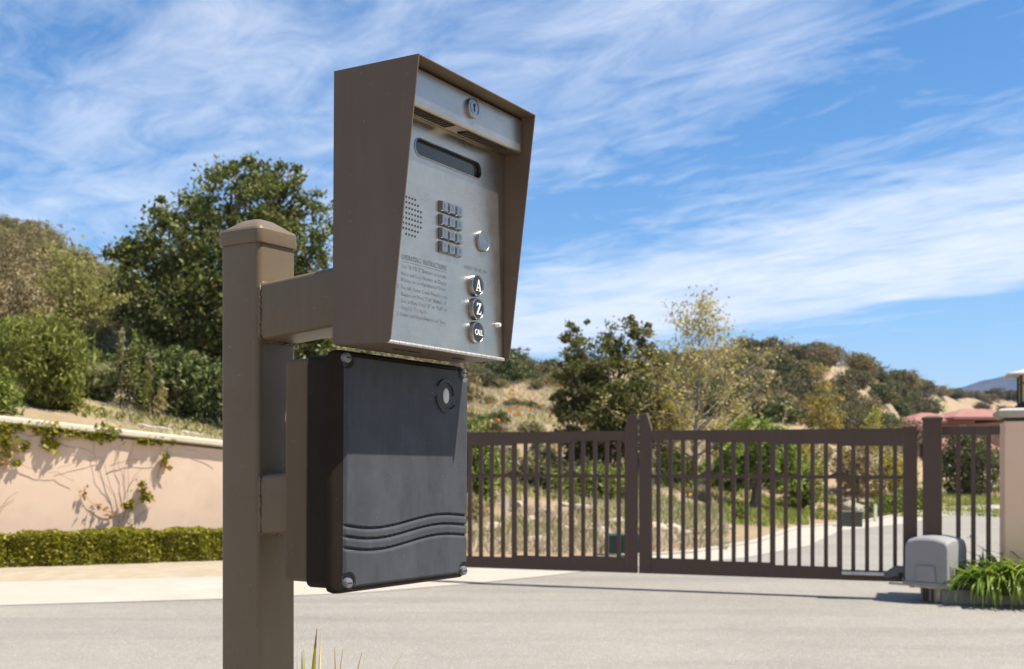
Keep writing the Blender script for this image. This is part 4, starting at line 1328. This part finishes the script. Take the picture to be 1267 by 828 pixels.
# the same scrub going on over the hillsides round the view
def scrub_mass():
    sp = spots_in(120, 180, 572, .30, 1.04, .9, 2.0, [0], .6, seed=31) + spots_in(90, -420, -45, .45, 1.04, .9, 1.9, [0], .6, seed=32) + spots_in(90, 1275, 1750, .35, 1.04, 1.8, 3.4, [0], .6, seed=33)
    rg = np.random.default_rng(55)
    out = []; sz = []
    for (x, y, sc_, k) in sp:
        P = blob_points([(0, 0, .45, .75, .75, .45), (.4, .2, .35, .5, .5, .35), (-.35, .1, .4, .5, .5, .4)], 420, 14, .3, rg, .3)
        P[:, 2] = np.abs(P[:, 2])
        out.append(P * sc_ * np.array([1.15, 1.15, 1.0]) + np.array([x, y, gz1(x, y) - .1])); sz.append(np.full(len(P), .17 * sc_))
    o = link('hillside_scrub', leaves_mesh('hillside_scrub', np.concatenate(out), np.concatenate(sz), M['chap'], .5, .3, seed=56))
    tag(o, 'olive scrub covering the hillsides round the valley', 'scrub', kind='stuff')
scrub_mass()

# ---------------------------------------------------------------- trees beyond the gate
ob = on_ground(752, 31)
bl = [px_blob(ob, *t) for t in [(715, 412, 31.0, .42, .42), (735, 445, 30.8, .75, .7), (775, 428, 31.0, .70, .62), (800, 440, 31.2, .45, .5), (712, 480, 30.6, .62, .7), (760, 478, 30.3, .95, .85),
                                (700, 505, 30.8, .5, .45), (745, 520, 30.2, 1.0, .75), (795, 500, 30.6, .7, .8), (770, 555, 30.4, 1.0, .7), (715, 545, 30.8, .7, .5), (698, 455, 31, .32, .3), (790, 405, 31, .35, .3)]]
tree('oak_tree', ob, bl, 27000, .10, M['oak3'], 'rounded olive green oak standing behind the middle of the gate', trunk=.16, clumps=28, clump_r=.23, fork=.3)

def sycamore():
    base = on_ground(858, 28.5)
    root = empty('sycamore_tree', base, (0, 0, 0), 'slender pale trunked tree with sparse golden leaves behind the gate', 'tree')
    Hh = (at(865, 382, 28.5).z - base.z)
    mb_ = MB()
    trunk_pts = [Vector((.0, 0, -.2)), Vector((.03, 0, Hh * .2)), Vector((.10, .02, Hh * .45)), Vector((.16, 0, Hh * .7)), Vector((.15, 0, Hh * .98))]
    mb_.tube(trunk_pts, [.075, .066, .05, .03, .006], 8)
    ends = []
    rg = random.Random(21)
    for k in range(46):
        t = .16 + .80 * (k / 45)
        seg = t * 4
        i = min(3, int(seg)); p = trunk_pts[i].lerp(trunk_pts[i + 1], seg - i)
        a = k * 2.4 + rg.uniform(-.4, .4)
        ln = (1.55 * (1 - t) ** .6 + .22) * rg.uniform(.7, 1.15)
        if t < .6: ln *= 1.35
        rise = (.5 + .5 * t) * ln
        e = p + Vector((math.cos(a) * ln, math.sin(a) * ln, rise))
        pts = limb(mb_, p, e, .028 * (1.1 - t) + .006, .004, .05, 5, rg)
        for q_ in range(5):
            s = pts[2 + q_ % 4]
            e2_ = s + Vector((rg.gauss(0, .3), rg.gauss(0, .3), rg.uniform(.05, .42)))
            limb(mb_, s, e2_, .007, .002, .05, 3, rg)
            ends += [s.lerp(e2_, .5), e2_, e2_]
        ends += [pts[3], pts[4], pts[5], pts[5]]
    mb_.build('trunk', M['palebark'], root, smooth=True)
    E_ = np.array([list(e) for e in ends])
    P = np.repeat(E_, 5, 0) + rng.normal(size=(len(E_) * 5, 3)) * .095
    link('crown', leaves_mesh('crown', P, .085, M['syc'], .55, 0), root)
sycamore()
def sapling(px, d, h_, w_, mat_, label, n=3500, leaf=.10, name='young_tree', trunk=.035, clump_r=.34, group=None):
    base = on_ground(px, d)
    bl_ = [(rnd.uniform(-.25, .25) * w_, rnd.uniform(-.25, .25) * w_, h_ * t, w_ * s, w_ * s, h_ * .17) for t, s in ((.30, .34), (.45, .48), (.6, .42), (.74, .32), (.88, .18), (.5, .4))]
    return tree(name, base, bl_, n, leaf, mat_, label, trunk=trunk, bark='palebark', clumps=18, clump_r=clump_r, fork=.3, shell=.2, group=group)
sapling(912, 33, 2.6, 1.5, M['gold'], 'small golden leaved tree right of the pale trunked sycamore')
sapling(828, 30, 2.9, 1.3, M['gold'], 'golden leaved sapling between the round oak and pale trunk', 2600)
sapling(1020, 40, 3.5, 1.5, M['gold'], 'yellow green young tree below the bare sandy scar', 3000)
sapling(1074, 42, 3.1, 1.5, M['gold'], 'yellow green young tree left of the red roofed house', 2800)
for i, px in enumerate((985, 1002, 1046, 1062, 1094, 1110)):
    lab_ = ['golden sapling just right of the round green tree', 'dry tan sapling beside the lime green bush', 'golden sapling behind the olive utility cabinet', 'dry tan sapling between the cabinet and the marker post', 'golden sapling behind the pale marker post', 'dry tan sapling next to the gate hinge stile'][i]
    sapling(px, 33 + (i % 3) * 1.6, 1.75 + .25 * (i % 2), 1.35, M['tan'] if i % 2 else M['gold'], lab_, 3000, .10, 'roadside_sapling', group='roadside saplings')
ob = on_ground(934, 27)
bl = [(-.35, 0, 1.25, .7, .6, .6), (.4, .1, 1.3, .65, .6, .6), (0, -.2, 1.75, .6, .5, .45), (-.75, .1, .85, .5, .5, .45), (.75, .2, .95, .5, .5, .5), (0, 0, .85, .9, .6, .35)]
tree('round_tree', ob, bl, 12000, .10, M['lime'], 'dense round green tree with short dark trunk behind the gate pickets', trunk=.11, fork=.35)
bush('lime_bush', 990, 30, .75, 1.3, M['lime'], 'lime green bush right of the round green tree', 4000, .10, 31)
bush('lime_bush', 836, 29, .75, .9, M['lime'], 'low lime green bush at the foot of the sycamore', 3500, .09, 32)
bush('gate_bush', 690, 26.5, 1.0, .62, M['oak2'], 'dark spreading shrub seen through the left gate leaf', 5000, .10, 33)
bush('gate_bush', 742, 25.5, 1.0, .72, M['lime'], 'dark shrub below the round oak beside the gate stile', 5000, .10, 34)
bush('gate_bush', 640, 28, .9, .7, M['sage'], 'grey green shrub seen through the left gate pickets', 3500, .10, 35)
bush('gate_bush', 600, 27, .7, .7, M['sage'], 'grey green shrub beside the reader box behind the pickets', 3000, .10, 36)
bush('gold_bush', 588, 21.5, .38, .55, M['tan'], 'tan dry tussock behind the pickets next to the reader box', 2500, .08, 37, up=1.5, aspect=.2)
bush('tree_bush', 1203, 46, 1.55, 2.6, M['oak2'], 'round dark green bush before the red roofed house', 8000, .14, 38)
bush('road_bush', 1100, 29.5, .8, .55, M['green'], 'low green hedge bush beside the curving road', 3000, .09, 39)
bush('road_bush', 1132, 31, .9, .65, M['green'], 'low green bush near the hinge stile beside the road', 3000, .09, 41)
bush('road_bush', 914, 24.3, .22, .30, M['green'], 'tiny green shrub in the bare earth under the round tree', 900, .07, 42)

# ---------------------------------------------------------------- house with red roofs
hd_ = 110.0
def hp(px, py): return at(px, py, hd_)
hroot = empty('house', (hp(1190, 572).x, hd_, 0.0), (0, 0, 0), 'tan two storey house with red tiled hip roofs beyond the road', 'house')
hx = hroot.location.x
def hx_(px): return hp(px, 0).x - hx
def hz_(py): return hp(0, py).z
MB().box(hx_(1135), hx_(1262), 0, 9, -.5, hz_(524)).build('wall', M['house'], hroot)
MB().box(hx_(1118), hx_(1170), -2.5, 0 - .01, -.5, hz_(560)).build('wing_wall', M['house2'], hroot)
def hip(name, px0, px1, y0, y1, pe, pr, run):
    x0, x1 = hx_(px0), hx_(px1)
    ze, zr = hz_(pe), hz_(pr)
    ym = (y0 + y1) / 2
    o = MB()
    o.add([(x0, y0, ze), (x1, y0, ze), (x1, y1, ze), (x0, y1, ze), (x0 + run, ym, zr), (x1 - run, ym, zr), (x0, y0, ze - .25), (x1, y0, ze - .25), (x1, y1, ze - .25), (x0, y1, ze - .25)],
          [(0, 1, 5, 4), (1, 2, 5), (2, 3, 4, 5), (3, 0, 4), (0, 6, 7, 1), (1, 7, 8, 2), (2, 8, 9, 3), (3, 9, 6, 0), (6, 9, 8, 7)])
    return o.build(name, M['tile'], hroot)
hip('roof', 1122, 1200, -1.2, 8.0, 521, 509, 2.6)
hip('roof', 1168, 1275, -2.4, 9.0, 517, 504, 3.2)
hip('lower_roof', 1108, 1146, -3.8, -.1, 528, 521, 1.0)
hip('lower_roof', 1130, 1217, -4.4, -.1, 557, 543, 1.4)
for (a, b_, c, d) in ((1187, 1195, 526, 541), (1213, 1221, 528, 541), (1222, 1232, 566, 584), (1140, 1148, 566, 582)):
    wf = MB().box(hx_(a), hx_(b_), -.10 if a != 1140 else -2.62, -.004 if a != 1140 else -2.504, hz_(d), hz_(c)).build('window', M['whiteframe'], hroot)
    yf = -.13 if a != 1140 else -2.65
    MB().box(hx_(a) + .08, hx_(b_) - .08, yf, yf + .028, hz_(d) + .08, hz_(c) - .08).build('pane', M['glass'], wf)

# ---------------------------------------------------------------- small things beyond the gate
def util_box(name, px0, px1, py0, py1, m_, label):
    d = flat((px0 + px1) / 2, py1, .04).y
    sc_ = d / F
    w_, h_ = (px1 - px0) * sc_, (py1 - py0) * sc_
    b0 = on_ground((px0 + px1) / 2, d)
    root = empty(name, (b0.x, b0.y, b0.z), (0, 0, math.radians(-12)), label, 'utility box')
    MB().box(-w_ / 2, w_ / 2, -w_ * .3, w_ * .3, .0, h_ * .86).build('cabinet', M[m_], root, bevel=.012)
    MB().loft([[(a * w_ / 2 * s_, b_ * w_ * .3 * s_, z) for a, b_ in ((-1, -1), (1, -1), (1, 1), (-1, 1))] for s_, z in ((1.04, h_ * .862), (1.04, h_ * .95), (.93, h_))]).build('lid', M[m_], root, bevel=.006)
    for k in range(4):
        MB().box(-w_ * .42, w_ * .42, -w_ * .3 - .008, -w_ * .3 - .001, h_ * (.14 + .16 * k), h_ * (.20 + .16 * k)).build('rib', M[m_], root)
    MB().box(-w_ * .56, w_ * .56, -w_ * .36, w_ * .36, -.03, -.001 + .02).build('pad', M['concrete'], root)
util_box('utility_box', 752, 793, 654, 680, 'green_box', 'dark green ribbed utility box behind the gate meeting stiles')
util_box('transformer_box', 1041, 1066, 628, 650, 'olive_box', 'olive green utility cabinet at the roadside right of the round tree')
for (px, py0, py1, d, lab) in ((626, 612, 643, 21.5, 'thin white marker stake on the earth bank behind the left leaf'), (1083, 627, 652, 25.2, 'pale wooden marker post beside the olive cabinet')):
    b0 = on_ground(px, d)
    h_ = (py1 - py0) / F * d
    root = empty('marker_stake', b0, (0, 0, .2), lab, 'stake')
    MB().box(-.035, .035, -.02, .02, -.1, h_ * .93).build('stake', M['stake'], root, bevel=.004)
    MB().prism([(-.035, h_ * .932), (.035, h_ * .932), (.012, h_), (-.012, h_)], -.02, .02, 'y').build('stake_tip', M['stake'], root)
# rocks along the bank
def rock_mesh(seed):
    rg = random.Random(seed)
    bm = bmesh.new()
    bmesh.ops.create_icosphere(bm, subdivisions=2, radius=1.0)
    ph = [rg.uniform(0, 6) for _ in range(6)]
    for v in bm.verts:
        c = v.co
        k = 1 + .22 * math.sin(c.x * 2.3 + ph[0]) * math.sin(c.y * 2.1 + ph[1]) + .13 * math.sin(c.z * 3.7 + ph[2]) + rg.uniform(-.07, .07)
        v.co = Vector((c.x * k * 1.15, c.y * k * .85, c.z * k * .62))
    me_ = bpy.data.meshes.new('rock'); bm.to_mesh(me_); bm.free()
    me_.materials.append(M['rock'])
    return me_
RK = [rock_mesh(k) for k in range(4)]
rr_ = random.Random(4)
for px, d in [(700, 20.2), (716, 19.6), (733, 19.8), (746, 19.4), (690, 21.4), (812, 20.8), (823, 20.5), (834, 21.0), (846, 20.4), (860, 21.2), (874, 21.6), (888, 22.2), (672, 22.0), (655, 21.2), (640, 22.6), (700, 23.5), (720, 22.8), (610, 20.6), (618, 19.0), (664, 18.8), (590, 22.4), (900, 22.8), (760, 20.9), (680, 19.6)]:
    p = on_ground(px, d)
    s = rr_.uniform(.10, .24)
    o = link('rock', RK[rr_.randrange(4)], None, (p.x, p.y, p.z + s * .18), (rr_.uniform(-.2, .2), rr_.uniform(-.2, .2), rr_.uniform(0, 6)))
    o.scale = (s, s, s)
    tag(o, 'pale sandstone rock lying on the earth bank behind the gate', 'rock', 'rocks on the bank')
# concrete drain swale on the slope, seen between pickets
a, b_ = on_ground(1036, 33, .06), on_ground(1072, 29.5, .06)
sw = MB()
dd = (b_ - a).normalized(); nn = Vector((-dd.y, dd.x, 0)).normalized()
sw.add([a + nn * .22 + Vector((0, 0, .10)), a + Vector((0, 0, .02)), a - nn * .22 + Vector((0, 0, .10)), b_ + nn * .22 + Vector((0, 0, .10)), b_ + Vector((0, 0, .02)), b_ - nn * .22 + Vector((0, 0, .10)),
        a - nn * .22 - Vector((0, 0, .15)), b_ - nn * .22 - Vector((0, 0, .15))], [(0, 1, 4, 3), (1, 2, 5, 4), (2, 6, 7, 5)])
tag(sw.build('drain_swale', M['concrete']), 'pale concrete drain channel running down the slope behind the gate', 'drain')

# ---------------------------------------------------------------- grass and flowers on the slopes
def grass_stuff(name, n, px0, px1, d0, d1, size, mat_, label, cat, up=2.4, aspect=.10, patch=None, seed=1, power=1.0, hz_off=.3, mask_scale=.9):
    rg = np.random.default_rng(seed)
    u_ = rg.uniform(0, 1, n) ** power
    d = d0 + (d1 - d0) * u_
    px = rg.uniform(px0, px1, n)
    x = (px - CX) / F * d
    if patch is not None:
        nz = np.sin(x * mask_scale + 1.1) * np.sin(d * mask_scale * .8 + .3) + .6 * np.sin(x * mask_scale * 2.7 + d * 1.9 * mask_scale)
        keep = nz > patch
        x, d = x[keep], d[keep]
    z = gz(x, d) - .03
    s = size * (.5 + .5 * np.sqrt(d / d0))
    P = np.stack([x, d, z + s * hz_off], -1)
    o = link(name, leaves_mesh(name, P, s, mat_, aspect, up, seed=seed))
    return tag(o, label, cat, kind='stuff')
grass_stuff('dry_grass', 44000, 565, 900, 17.0, 80, .24, M['drygrass'], 'dry straw coloured grass on the slope beyond the gate', 'grass', patch=-.5, seed=2, power=1.05)
grass_stuff('green_grass', 34000, 565, 900, 19.0, 80, .22, M['freshgrass'], 'fresh green grass patches on the slope beyond the gate', 'grass', patch=.0, seed=3, power=1.05, mask_scale=1.3)
grass_stuff('slope_grass', 16000, 240, 575, 20, 80, .26, M['drygrass'], 'dry grass on the slope between the oak and the flowers', 'grass', patch=-.5, seed=22)
grass_stuff('roadside_grass', 26000, 880, 1240, 27.5, 52, .20, M['freshgrass'], 'green grass verge along the road beyond the gate', 'grass', patch=-.2, seed=4, power=1.4)
grass_stuff('verge_grass', 15000, 790, 1000, 23.5, 34, .18, M['freshgrass'], 'green grass under the trees behind the gate', 'grass', patch=-.4, seed=14)
grass_stuff('poppies', 1500, 570, 740, 26, 75, .115, M['poppy'], 'orange poppies scattered over the slope', 'flowers', up=0, aspect=.9, patch=.35, seed=5, power=1.0, hz_off=1.8, mask_scale=1.7)
grass_stuff('roadside_poppies', 90, 800, 1070, 25, 38, .075, M['poppy'], 'orange poppies below the trees behind the gate', 'flowers', up=0, aspect=.9, seed=6, hz_off=1.8)
grass_stuff('hill_grass', 5000, -60, 300, 20.5, 58, .17, M['drygrass'], 'dry grass on the bank above the retaining wall', 'grass', patch=-.1, seed=7, power=1.9)
grass_stuff('far_grass', 14000, 780, 1180, 55, 125, .55, M['drygrass'], 'dry grass between the shrubs of the far hill', 'grass', patch=.2, seed=8, mask_scale=.3)
grass_stuff('bank_grass', 2200, 130, 280, 17.8, 21, .11, M['drygrass'], 'short straw grass behind the wall cap near the post', 'grass', patch=-.3, seed=9)
grass_stuff('bank_weeds', 700, 90, 280, 18.5, 22, .14, M['freshgrass'], 'green weeds on the bank behind the wall', 'grass', patch=.3, seed=10, up=1.2, aspect=.3)
# fallen pale branches on the bank
for i, (a, b_) in enumerate([((172, 512), (212, 522)), ((225, 526), (250, 529))]):
    P0, P1 = on_ground(a[0], 18.4, .05), on_ground(b_[0], 18.3, .06)
    mb_ = MB(); limb(mb_, P0, P1, .025, .015, .03, 6)
    tag(mb_.build('fallen_branch', M['stake']), ('long' if i == 0 else 'short') + ' pale dead branch lying on the bank behind the wall', 'branch')

# ---------------------------------------------------------------- clipped hedge before the wall
def hedge():
    p = wall_xy(-9.5); q_ = wall_xy(-2.1)
    n_ = Vector((WD.y, -WD.x, 0))
    root = empty('hedge', p + n_ * .62, (0, 0, WA), 'clipped yellow green hedge at the foot of the peach wall', 'hedge')
    Lh = (q_ - p).length
    rg = np.random.default_rng(77)
    N = 62000
    face = rg.choice(3, N, p=[.55, .33, .12])
    x = rg.uniform(0, Lh, N); y = rg.uniform(-.25, .25, N); z = rg.uniform(0.03, .44, N)
    y = np.where(face == 0, -.25, y); z = np.where(face == 1, .44, z); y = np.where(face == 2, .25, y)
    bump = .022 * np.sin(x * 7 + z * 5) + .016 * np.sin(x * 17 + 2) + .014 * np.sin(x * 3.1 + 1) + rg.normal(size=N) * .014
    y = np.where(face == 0, y - bump, y); z = np.where(face == 1, z + bump * .8, z)
    # plants stand side by side: notch between them
    notch = np.abs(((x / .62) % 1) - .5) * 2
    y = np.where(face == 0, y + .04 * notch ** 6, y); z = np.where(face == 1, z - .022 * notch ** 6, z)
    P = np.stack([x, y, z], -1)
    link('foliage', leaves_mesh('foliage', P, .040, M['hedge'], .65, .3, seed=78), root)
    # inner stems and twigs
    mb_ = MB()
    r2 = random.Random(5)
    k = 0.2
    while k < Lh:
        for t in range(3):
            limb(mb_, (k, 0, -.03), (k + r2.uniform(-.18, .18), r2.uniform(-.15, .15), r2.uniform(.28, .38)), .014, .005, .05, 3, r2)
        k += .31
    tag(mb_.build('stems', M['bark'], root), kind='stuff')
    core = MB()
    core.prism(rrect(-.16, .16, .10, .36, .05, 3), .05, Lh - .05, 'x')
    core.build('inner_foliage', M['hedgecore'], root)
hedge()

# vine on the wall
def vine():
    root = empty('vine', wall_xy(-5.2) + Vector((WD.y, -WD.x, 0)) * .03, (0, 0, WA), 'creeping vine with bare brown stems and yellow green leaves on the peach wall', 'vine')
    base_s = 0.0
    inv = Matrix.Rotation(-WA, 3, 'Z')
    def wp(px, py):   # point on the wall face from its place in the picture
        o = root.location
        n_ = Vector((WD.y, -WD.x, 0))
        d = Vector(((px - CX) / F, 1, (HZ - py) / F))
        c = Vector((0, 0, CAMZ))
        t = (o - c).dot(n_) / d.dot(n_)
        return inv @ (c + d * t - o)
    mb_ = MB()
    strokes = [[(150, 662), (146, 640), (140, 615), (130, 600), (121, 585), (118, 560), (117, 540)], [(152, 662), (155, 630), (158, 600), (161, 570), (163, 545)],
               [(150, 655), (143, 625), (135, 590), (128, 565), (112, 570), (90, 574), (70, 579)], [(140, 634), (120, 628), (112, 622), (105, 612), (103, 602)],
               [(156, 640), (170, 622), (178, 608), (175, 596)], [(158, 605), (166, 590), (175, 578)], [(152, 650), (168, 640), (186, 628)],
               [(0, 568), (25, 574), (45, 583), (70, 585), (92, 596)], [(60, 540), (80, 552), (105, 556), (118, 563)], [(135, 575), (160, 571), (195, 568)],
               [(196, 590), (203, 570), (208, 555), (214, 547), (230, 556), (250, 560), (268, 572)], [(155, 620), (150, 590), (146, 570), (148, 548)],
               [(20, 535), (40, 540), (60, 538), (85, 545), (110, 540)], [(0, 630), (8, 618), (20, 610)], [(166, 662), (168, 640), (165, 615)]]
    for s in strokes:
        P = [wp(*p) for p in s]
        P = [v + Vector((rnd.uniform(-.02, .02), -.004, rnd.uniform(-.02, .02))) for v in P]
        fine = []
        for i in range(len(P) - 1):
            for k in range(3): fine.append(P[i].lerp(P[i + 1], k / 3) + Vector((rnd.uniform(-.012, .012), 0, rnd.uniform(-.012, .012))))
        fine.append(P[-1])
        mb_.tube(fine, [max(.0025, .0055 * (1 - k / len(fine))) for k in range(len(fine))], 5)
    tag(mb_.build('stems', M['twig'], root), kind='stuff')
    def scat(cl, n, spread):
        out = []
        for (px, py, rx, ry, w) in cl:
            c = wp(px, py)
            sc_ = 15.0 / F
            for k in range(int(n * w)):
                out.append((c.x + rnd.gauss(0, 1) * rx * sc_, c.y - abs(rnd.gauss(0, .020)) - .012, c.z + rnd.gauss(0, 1) * ry * sc_))
        return out
    cap_c = [(x, 525 + x * .107 + rnd.uniform(-1, 4), 4, 2.4, max(0, rnd.uniform(-.5, 1.5))) for x in range(-20, 205, 7)] + [(55, 528, 10, 5, 3), (62, 548, 5, 5, 3), (130, 534, 10, 6, 3), (8, 556, 4, 10, 2), (2, 540, 6, 6, 2), (30, 553, 5, 3, 1), (22, 573, 2, 2, .5)]
    g1 = scat(cap_c, 22, 1)
    g2 = scat([(160, 625, 3, 3, 1), (181, 615, 4, 4, 1.2), (176, 600, 2, 3, .7), (205, 566, 3, 5, 1), (215, 547, 2, 2, .6), (160, 658, 5, 4, 2)], 22, 1)
    link('leaves', leaves_mesh('leaves', g1 + g2, .075, M['vine'], .85, -.3, seed=5), root)
    g3 = scat([(105, 612, 3, 4, 1), (118, 628, 8, 3, .7), (178, 604, 4, 5, .8), (200, 578, 2, 6, .8), (4, 572, 4, 4, .8), (135, 636, 4, 2, .5)], 20, 1)
    link('red_leaves', leaves_mesh('red_leaves', g3, .055, M['redleaf'], .7, -.3, seed=6), root)
vine()

# ---------------------------------------------------------------- lilies by the pillar
def strap_plant(name, loc, n, length, label, mat_, group=None, w_=.022, seed=1, lean=1.0, cat='plant'):
    rg = random.Random(seed)
    root = empty(name, loc, (0, 0, 0), label, cat, group)
    mb_ = MB()
    for k in range(n):
        a = rg.uniform(0, 6.28); r0 = rg.uniform(0, .07)
        ln = length * rg.uniform(.65, 1.15); tilt = rg.uniform(.25, 1.0) * lean
        dx, dy = math.cos(a), math.sin(a)
        sx, sy = -dy, dx
        L_, R_, C_ = [], [], []
        p = Vector((dx * r0, dy * r0, 0)); ang = math.radians(88 - 22 * tilt)
        seg = 8
        for s in range(seg + 1):
            t = s / seg
            ww = w_ * (.55 + .6 * math.sin(math.pi * min(1, t * .9 + .1))) * (1 - t ** 3) + .0015
            L_.append((p.x + sx * ww * .5, p.y + sy * ww * .5, p.z + ww * .18)); R_.append((p.x - sx * ww * .5, p.y - sy * ww * .5, p.z + ww * .18)); C_.append((p.x, p.y, p.z))
            p = p + Vector((dx * math.cos(ang), dy * math.cos(ang), math.sin(ang))) * ln / seg
            ang -= math.radians(7 + 17 * tilt + rg.uniform(-3, 3))
        vs = [v for tr in zip(L_, C_, R_) for v in tr]
        fs = []
        for s in range(seg):
            b0 = s * 3
            fs += [(b0, b0 + 1, b0 + 4, b0 + 3), (b0 + 1, b0 + 2, b0 + 5, b0 + 4)]
        mb_.add(vs, fs)
    mb_.build('leaves', mat_, root, recalc=False, smooth=True)
    return root
for i, (px, py, d, n, ln, lab) in enumerate([(1216, 722, 10.72, 150, .60, 'arching strap leaved lily clump next to the grey operator'), (1246, 720, 10.70, 180, .68, 'arching strap leaved lily clump in front of the pillar'),
                                             (1284, 722, 10.6, 160, .68, 'strap leaved lily clump at the far front corner of the pillar'), (1228, 700, 11.0, 120, .62, 'strap leaved lily clump behind the fence pickets with lilac buds')]):
    p = at(px, py, d)
    rt_ = strap_plant('lily_plant', (p.x, p.y, .09), n, ln, lab, M['lily'], 'lilies by the pillar', .026, 50 + i)
    if i == 3:
        mb_ = MB(); limb(mb_, (-.18, 0, .05), (-.2, 0, .52), .005, .004, .02, 4)
        mb_.build('flower_stem', M['blade_g'], rt_)
        link('flower_head', leaves_mesh('flower_head', np.array([[-.2, 0, .53]]) + rng.normal(size=(26, 3)) * .014, .022, M['pinkpetal'], .5), rt_)

# ---------------------------------------------------------------- kerbed bed with grass at the foot of the pedestal
bed = empty('kerbed_bed', (-.45, 2.0, 0), (0, 0, -.2), 'small kerbed soil bed round the foot of the pedestal', 'planting bed')
for (x0, x1, y0, y1) in ((-.75, .75, -.62, -.50), (-.75, .75, .50, .62), (-.75, -.63, -.499, .499), (.63, .75, -.499, .499)):
    MB().box(x0, x1, y0, y1, -.02, .13).build('kerb_stone', M['kerb'], bed, bevel=.012)
MB().box(-.629, .629, -.499, .499, -.02, .09).build('soil', M['soil'], bed)
gplant = empty('grass_plant', (-.44, 2.27, .08), (0, 0, 0), 'sparse yellow and dry brown grass blades beside the post foot', 'grass')
def blade(name, tip_px, root_off, w_, mat_, d, label):
    tip = at(*tip_px, d)
    base = Vector((tip.x + root_off[0], d + root_off[1], .08))
    base_l = base - gplant.location
    made = []
    def seg(t0, t1, m_, nm):
        mb_ = MB(); vs = []; n = 8
        for k in range(n + 1):
            t = t0 + (t1 - t0) * k / n
            p = base_l + (tip - base) * t
            p.x -= root_off[0] * .9 * t * (1 - t) * -.8
            ww = w_ * (1 - t ** 3.2) * .85 + .0004
            vs += [(p.x - ww, p.y, p.z), (p.x - ww * .3, p.y - ww * 1.1, p.z), (p.x + ww, p.y, p.z)]
        fs = []
        for k in range(n): fs += [(k * 3, k * 3 + 1, k * 3 + 4, k * 3 + 3), (k * 3 + 1, k * 3 + 2, k * 3 + 5, k * 3 + 4)]
        made.append(mb_.add(vs, fs).build(nm, m_, made[0] if made else gplant, recalc=False, smooth=True))
    if mat_ == 'two':
        seg(0, .957, M['blade_y'], 'blade'); seg(.9571, 1, M['blade_b'], 'blade_tip')
    else:
        seg(0, 1, M[mat_], 'blade')
    made[0]['label'] = label
blade('blade', (392, 777), (-.045, -.02), .0185, 'two', 2.25, 'tall yellow blade with a brown tip beside the post foot')
blade('blade', (397, 786), (-.02, .02), .012, 'blade_p', 2.28, 'pale straw blade right beside the tall yellow blade')
blade('blade', (373.5, 806), (.008, 0), .012, 'blade_g', 2.25, 'short green blade close to the post edge')
blade('blade', (376, 803), (.012, .03), .010, 'blade_g', 2.3, 'thin yellow green blade between post and tall blade')
blade('blade', (368, 797), (.004, .02), .008, 'blade_p', 2.3, 'thin pale blade touching the post edge')
blade('blade', (414, 801), (.02, .0), .009, 'blade_b', 2.3, 'thin brown grass stem leaning left of the dry sprays')
blade('blade', (424, 804), (-.07, .02), .006, 'blade_b', 2.3, 'fine brown stem crossing the leaning stem')
blade('blade', (448, 806), (-.13, .0), .007, 'blade_b', 2.28, 'long dry brown stem leaning far from the post')
blade('blade', (452, 812), (-.14, .03), .007, 'blade_p', 2.3, 'dry straw stem beside the long leaning brown stem')
blade('blade', (498, 808), (-.30, .0), .006, 'blade_p', 2.25, 'outermost dry straw stem arching low over the road')
strap_plant('grass_tuft', (-.40, 2.22, .08), 40, .70, 'tuft of green strappy grass at the pedestal foot', M['lily'], None, .014, 91, .5)
strap_plant('grass_tuft', (-.30, 2.12, .08), 40, .60, 'dry straw tuft at the pedestal foot', M['drygrass'], None, .009, 92, .6)

# ---------------------------------------------------------------- air
hz = bpy.data.materials.new('haze')
hz.use_nodes = True
nt = hz.node_tree
nt.nodes.remove(nt.nodes['Principled BSDF'])
pv = nt.nodes.new('ShaderNodeVolumePrincipled')
pv.inputs['Color'].default_value = (0.30, 0.50, 1.0, 1)
pv.inputs['Density'].default_value = 0.00014
nt.links.new(pv.outputs[0], nt.nodes['Material Output'].inputs['Volume'])
hb = MB().box(-4200, 4200, -600, 4200, -60, 320).build('haze', hz)
tag(hb, 'thin blue air over the whole valley', 'haze', kind='stuff')
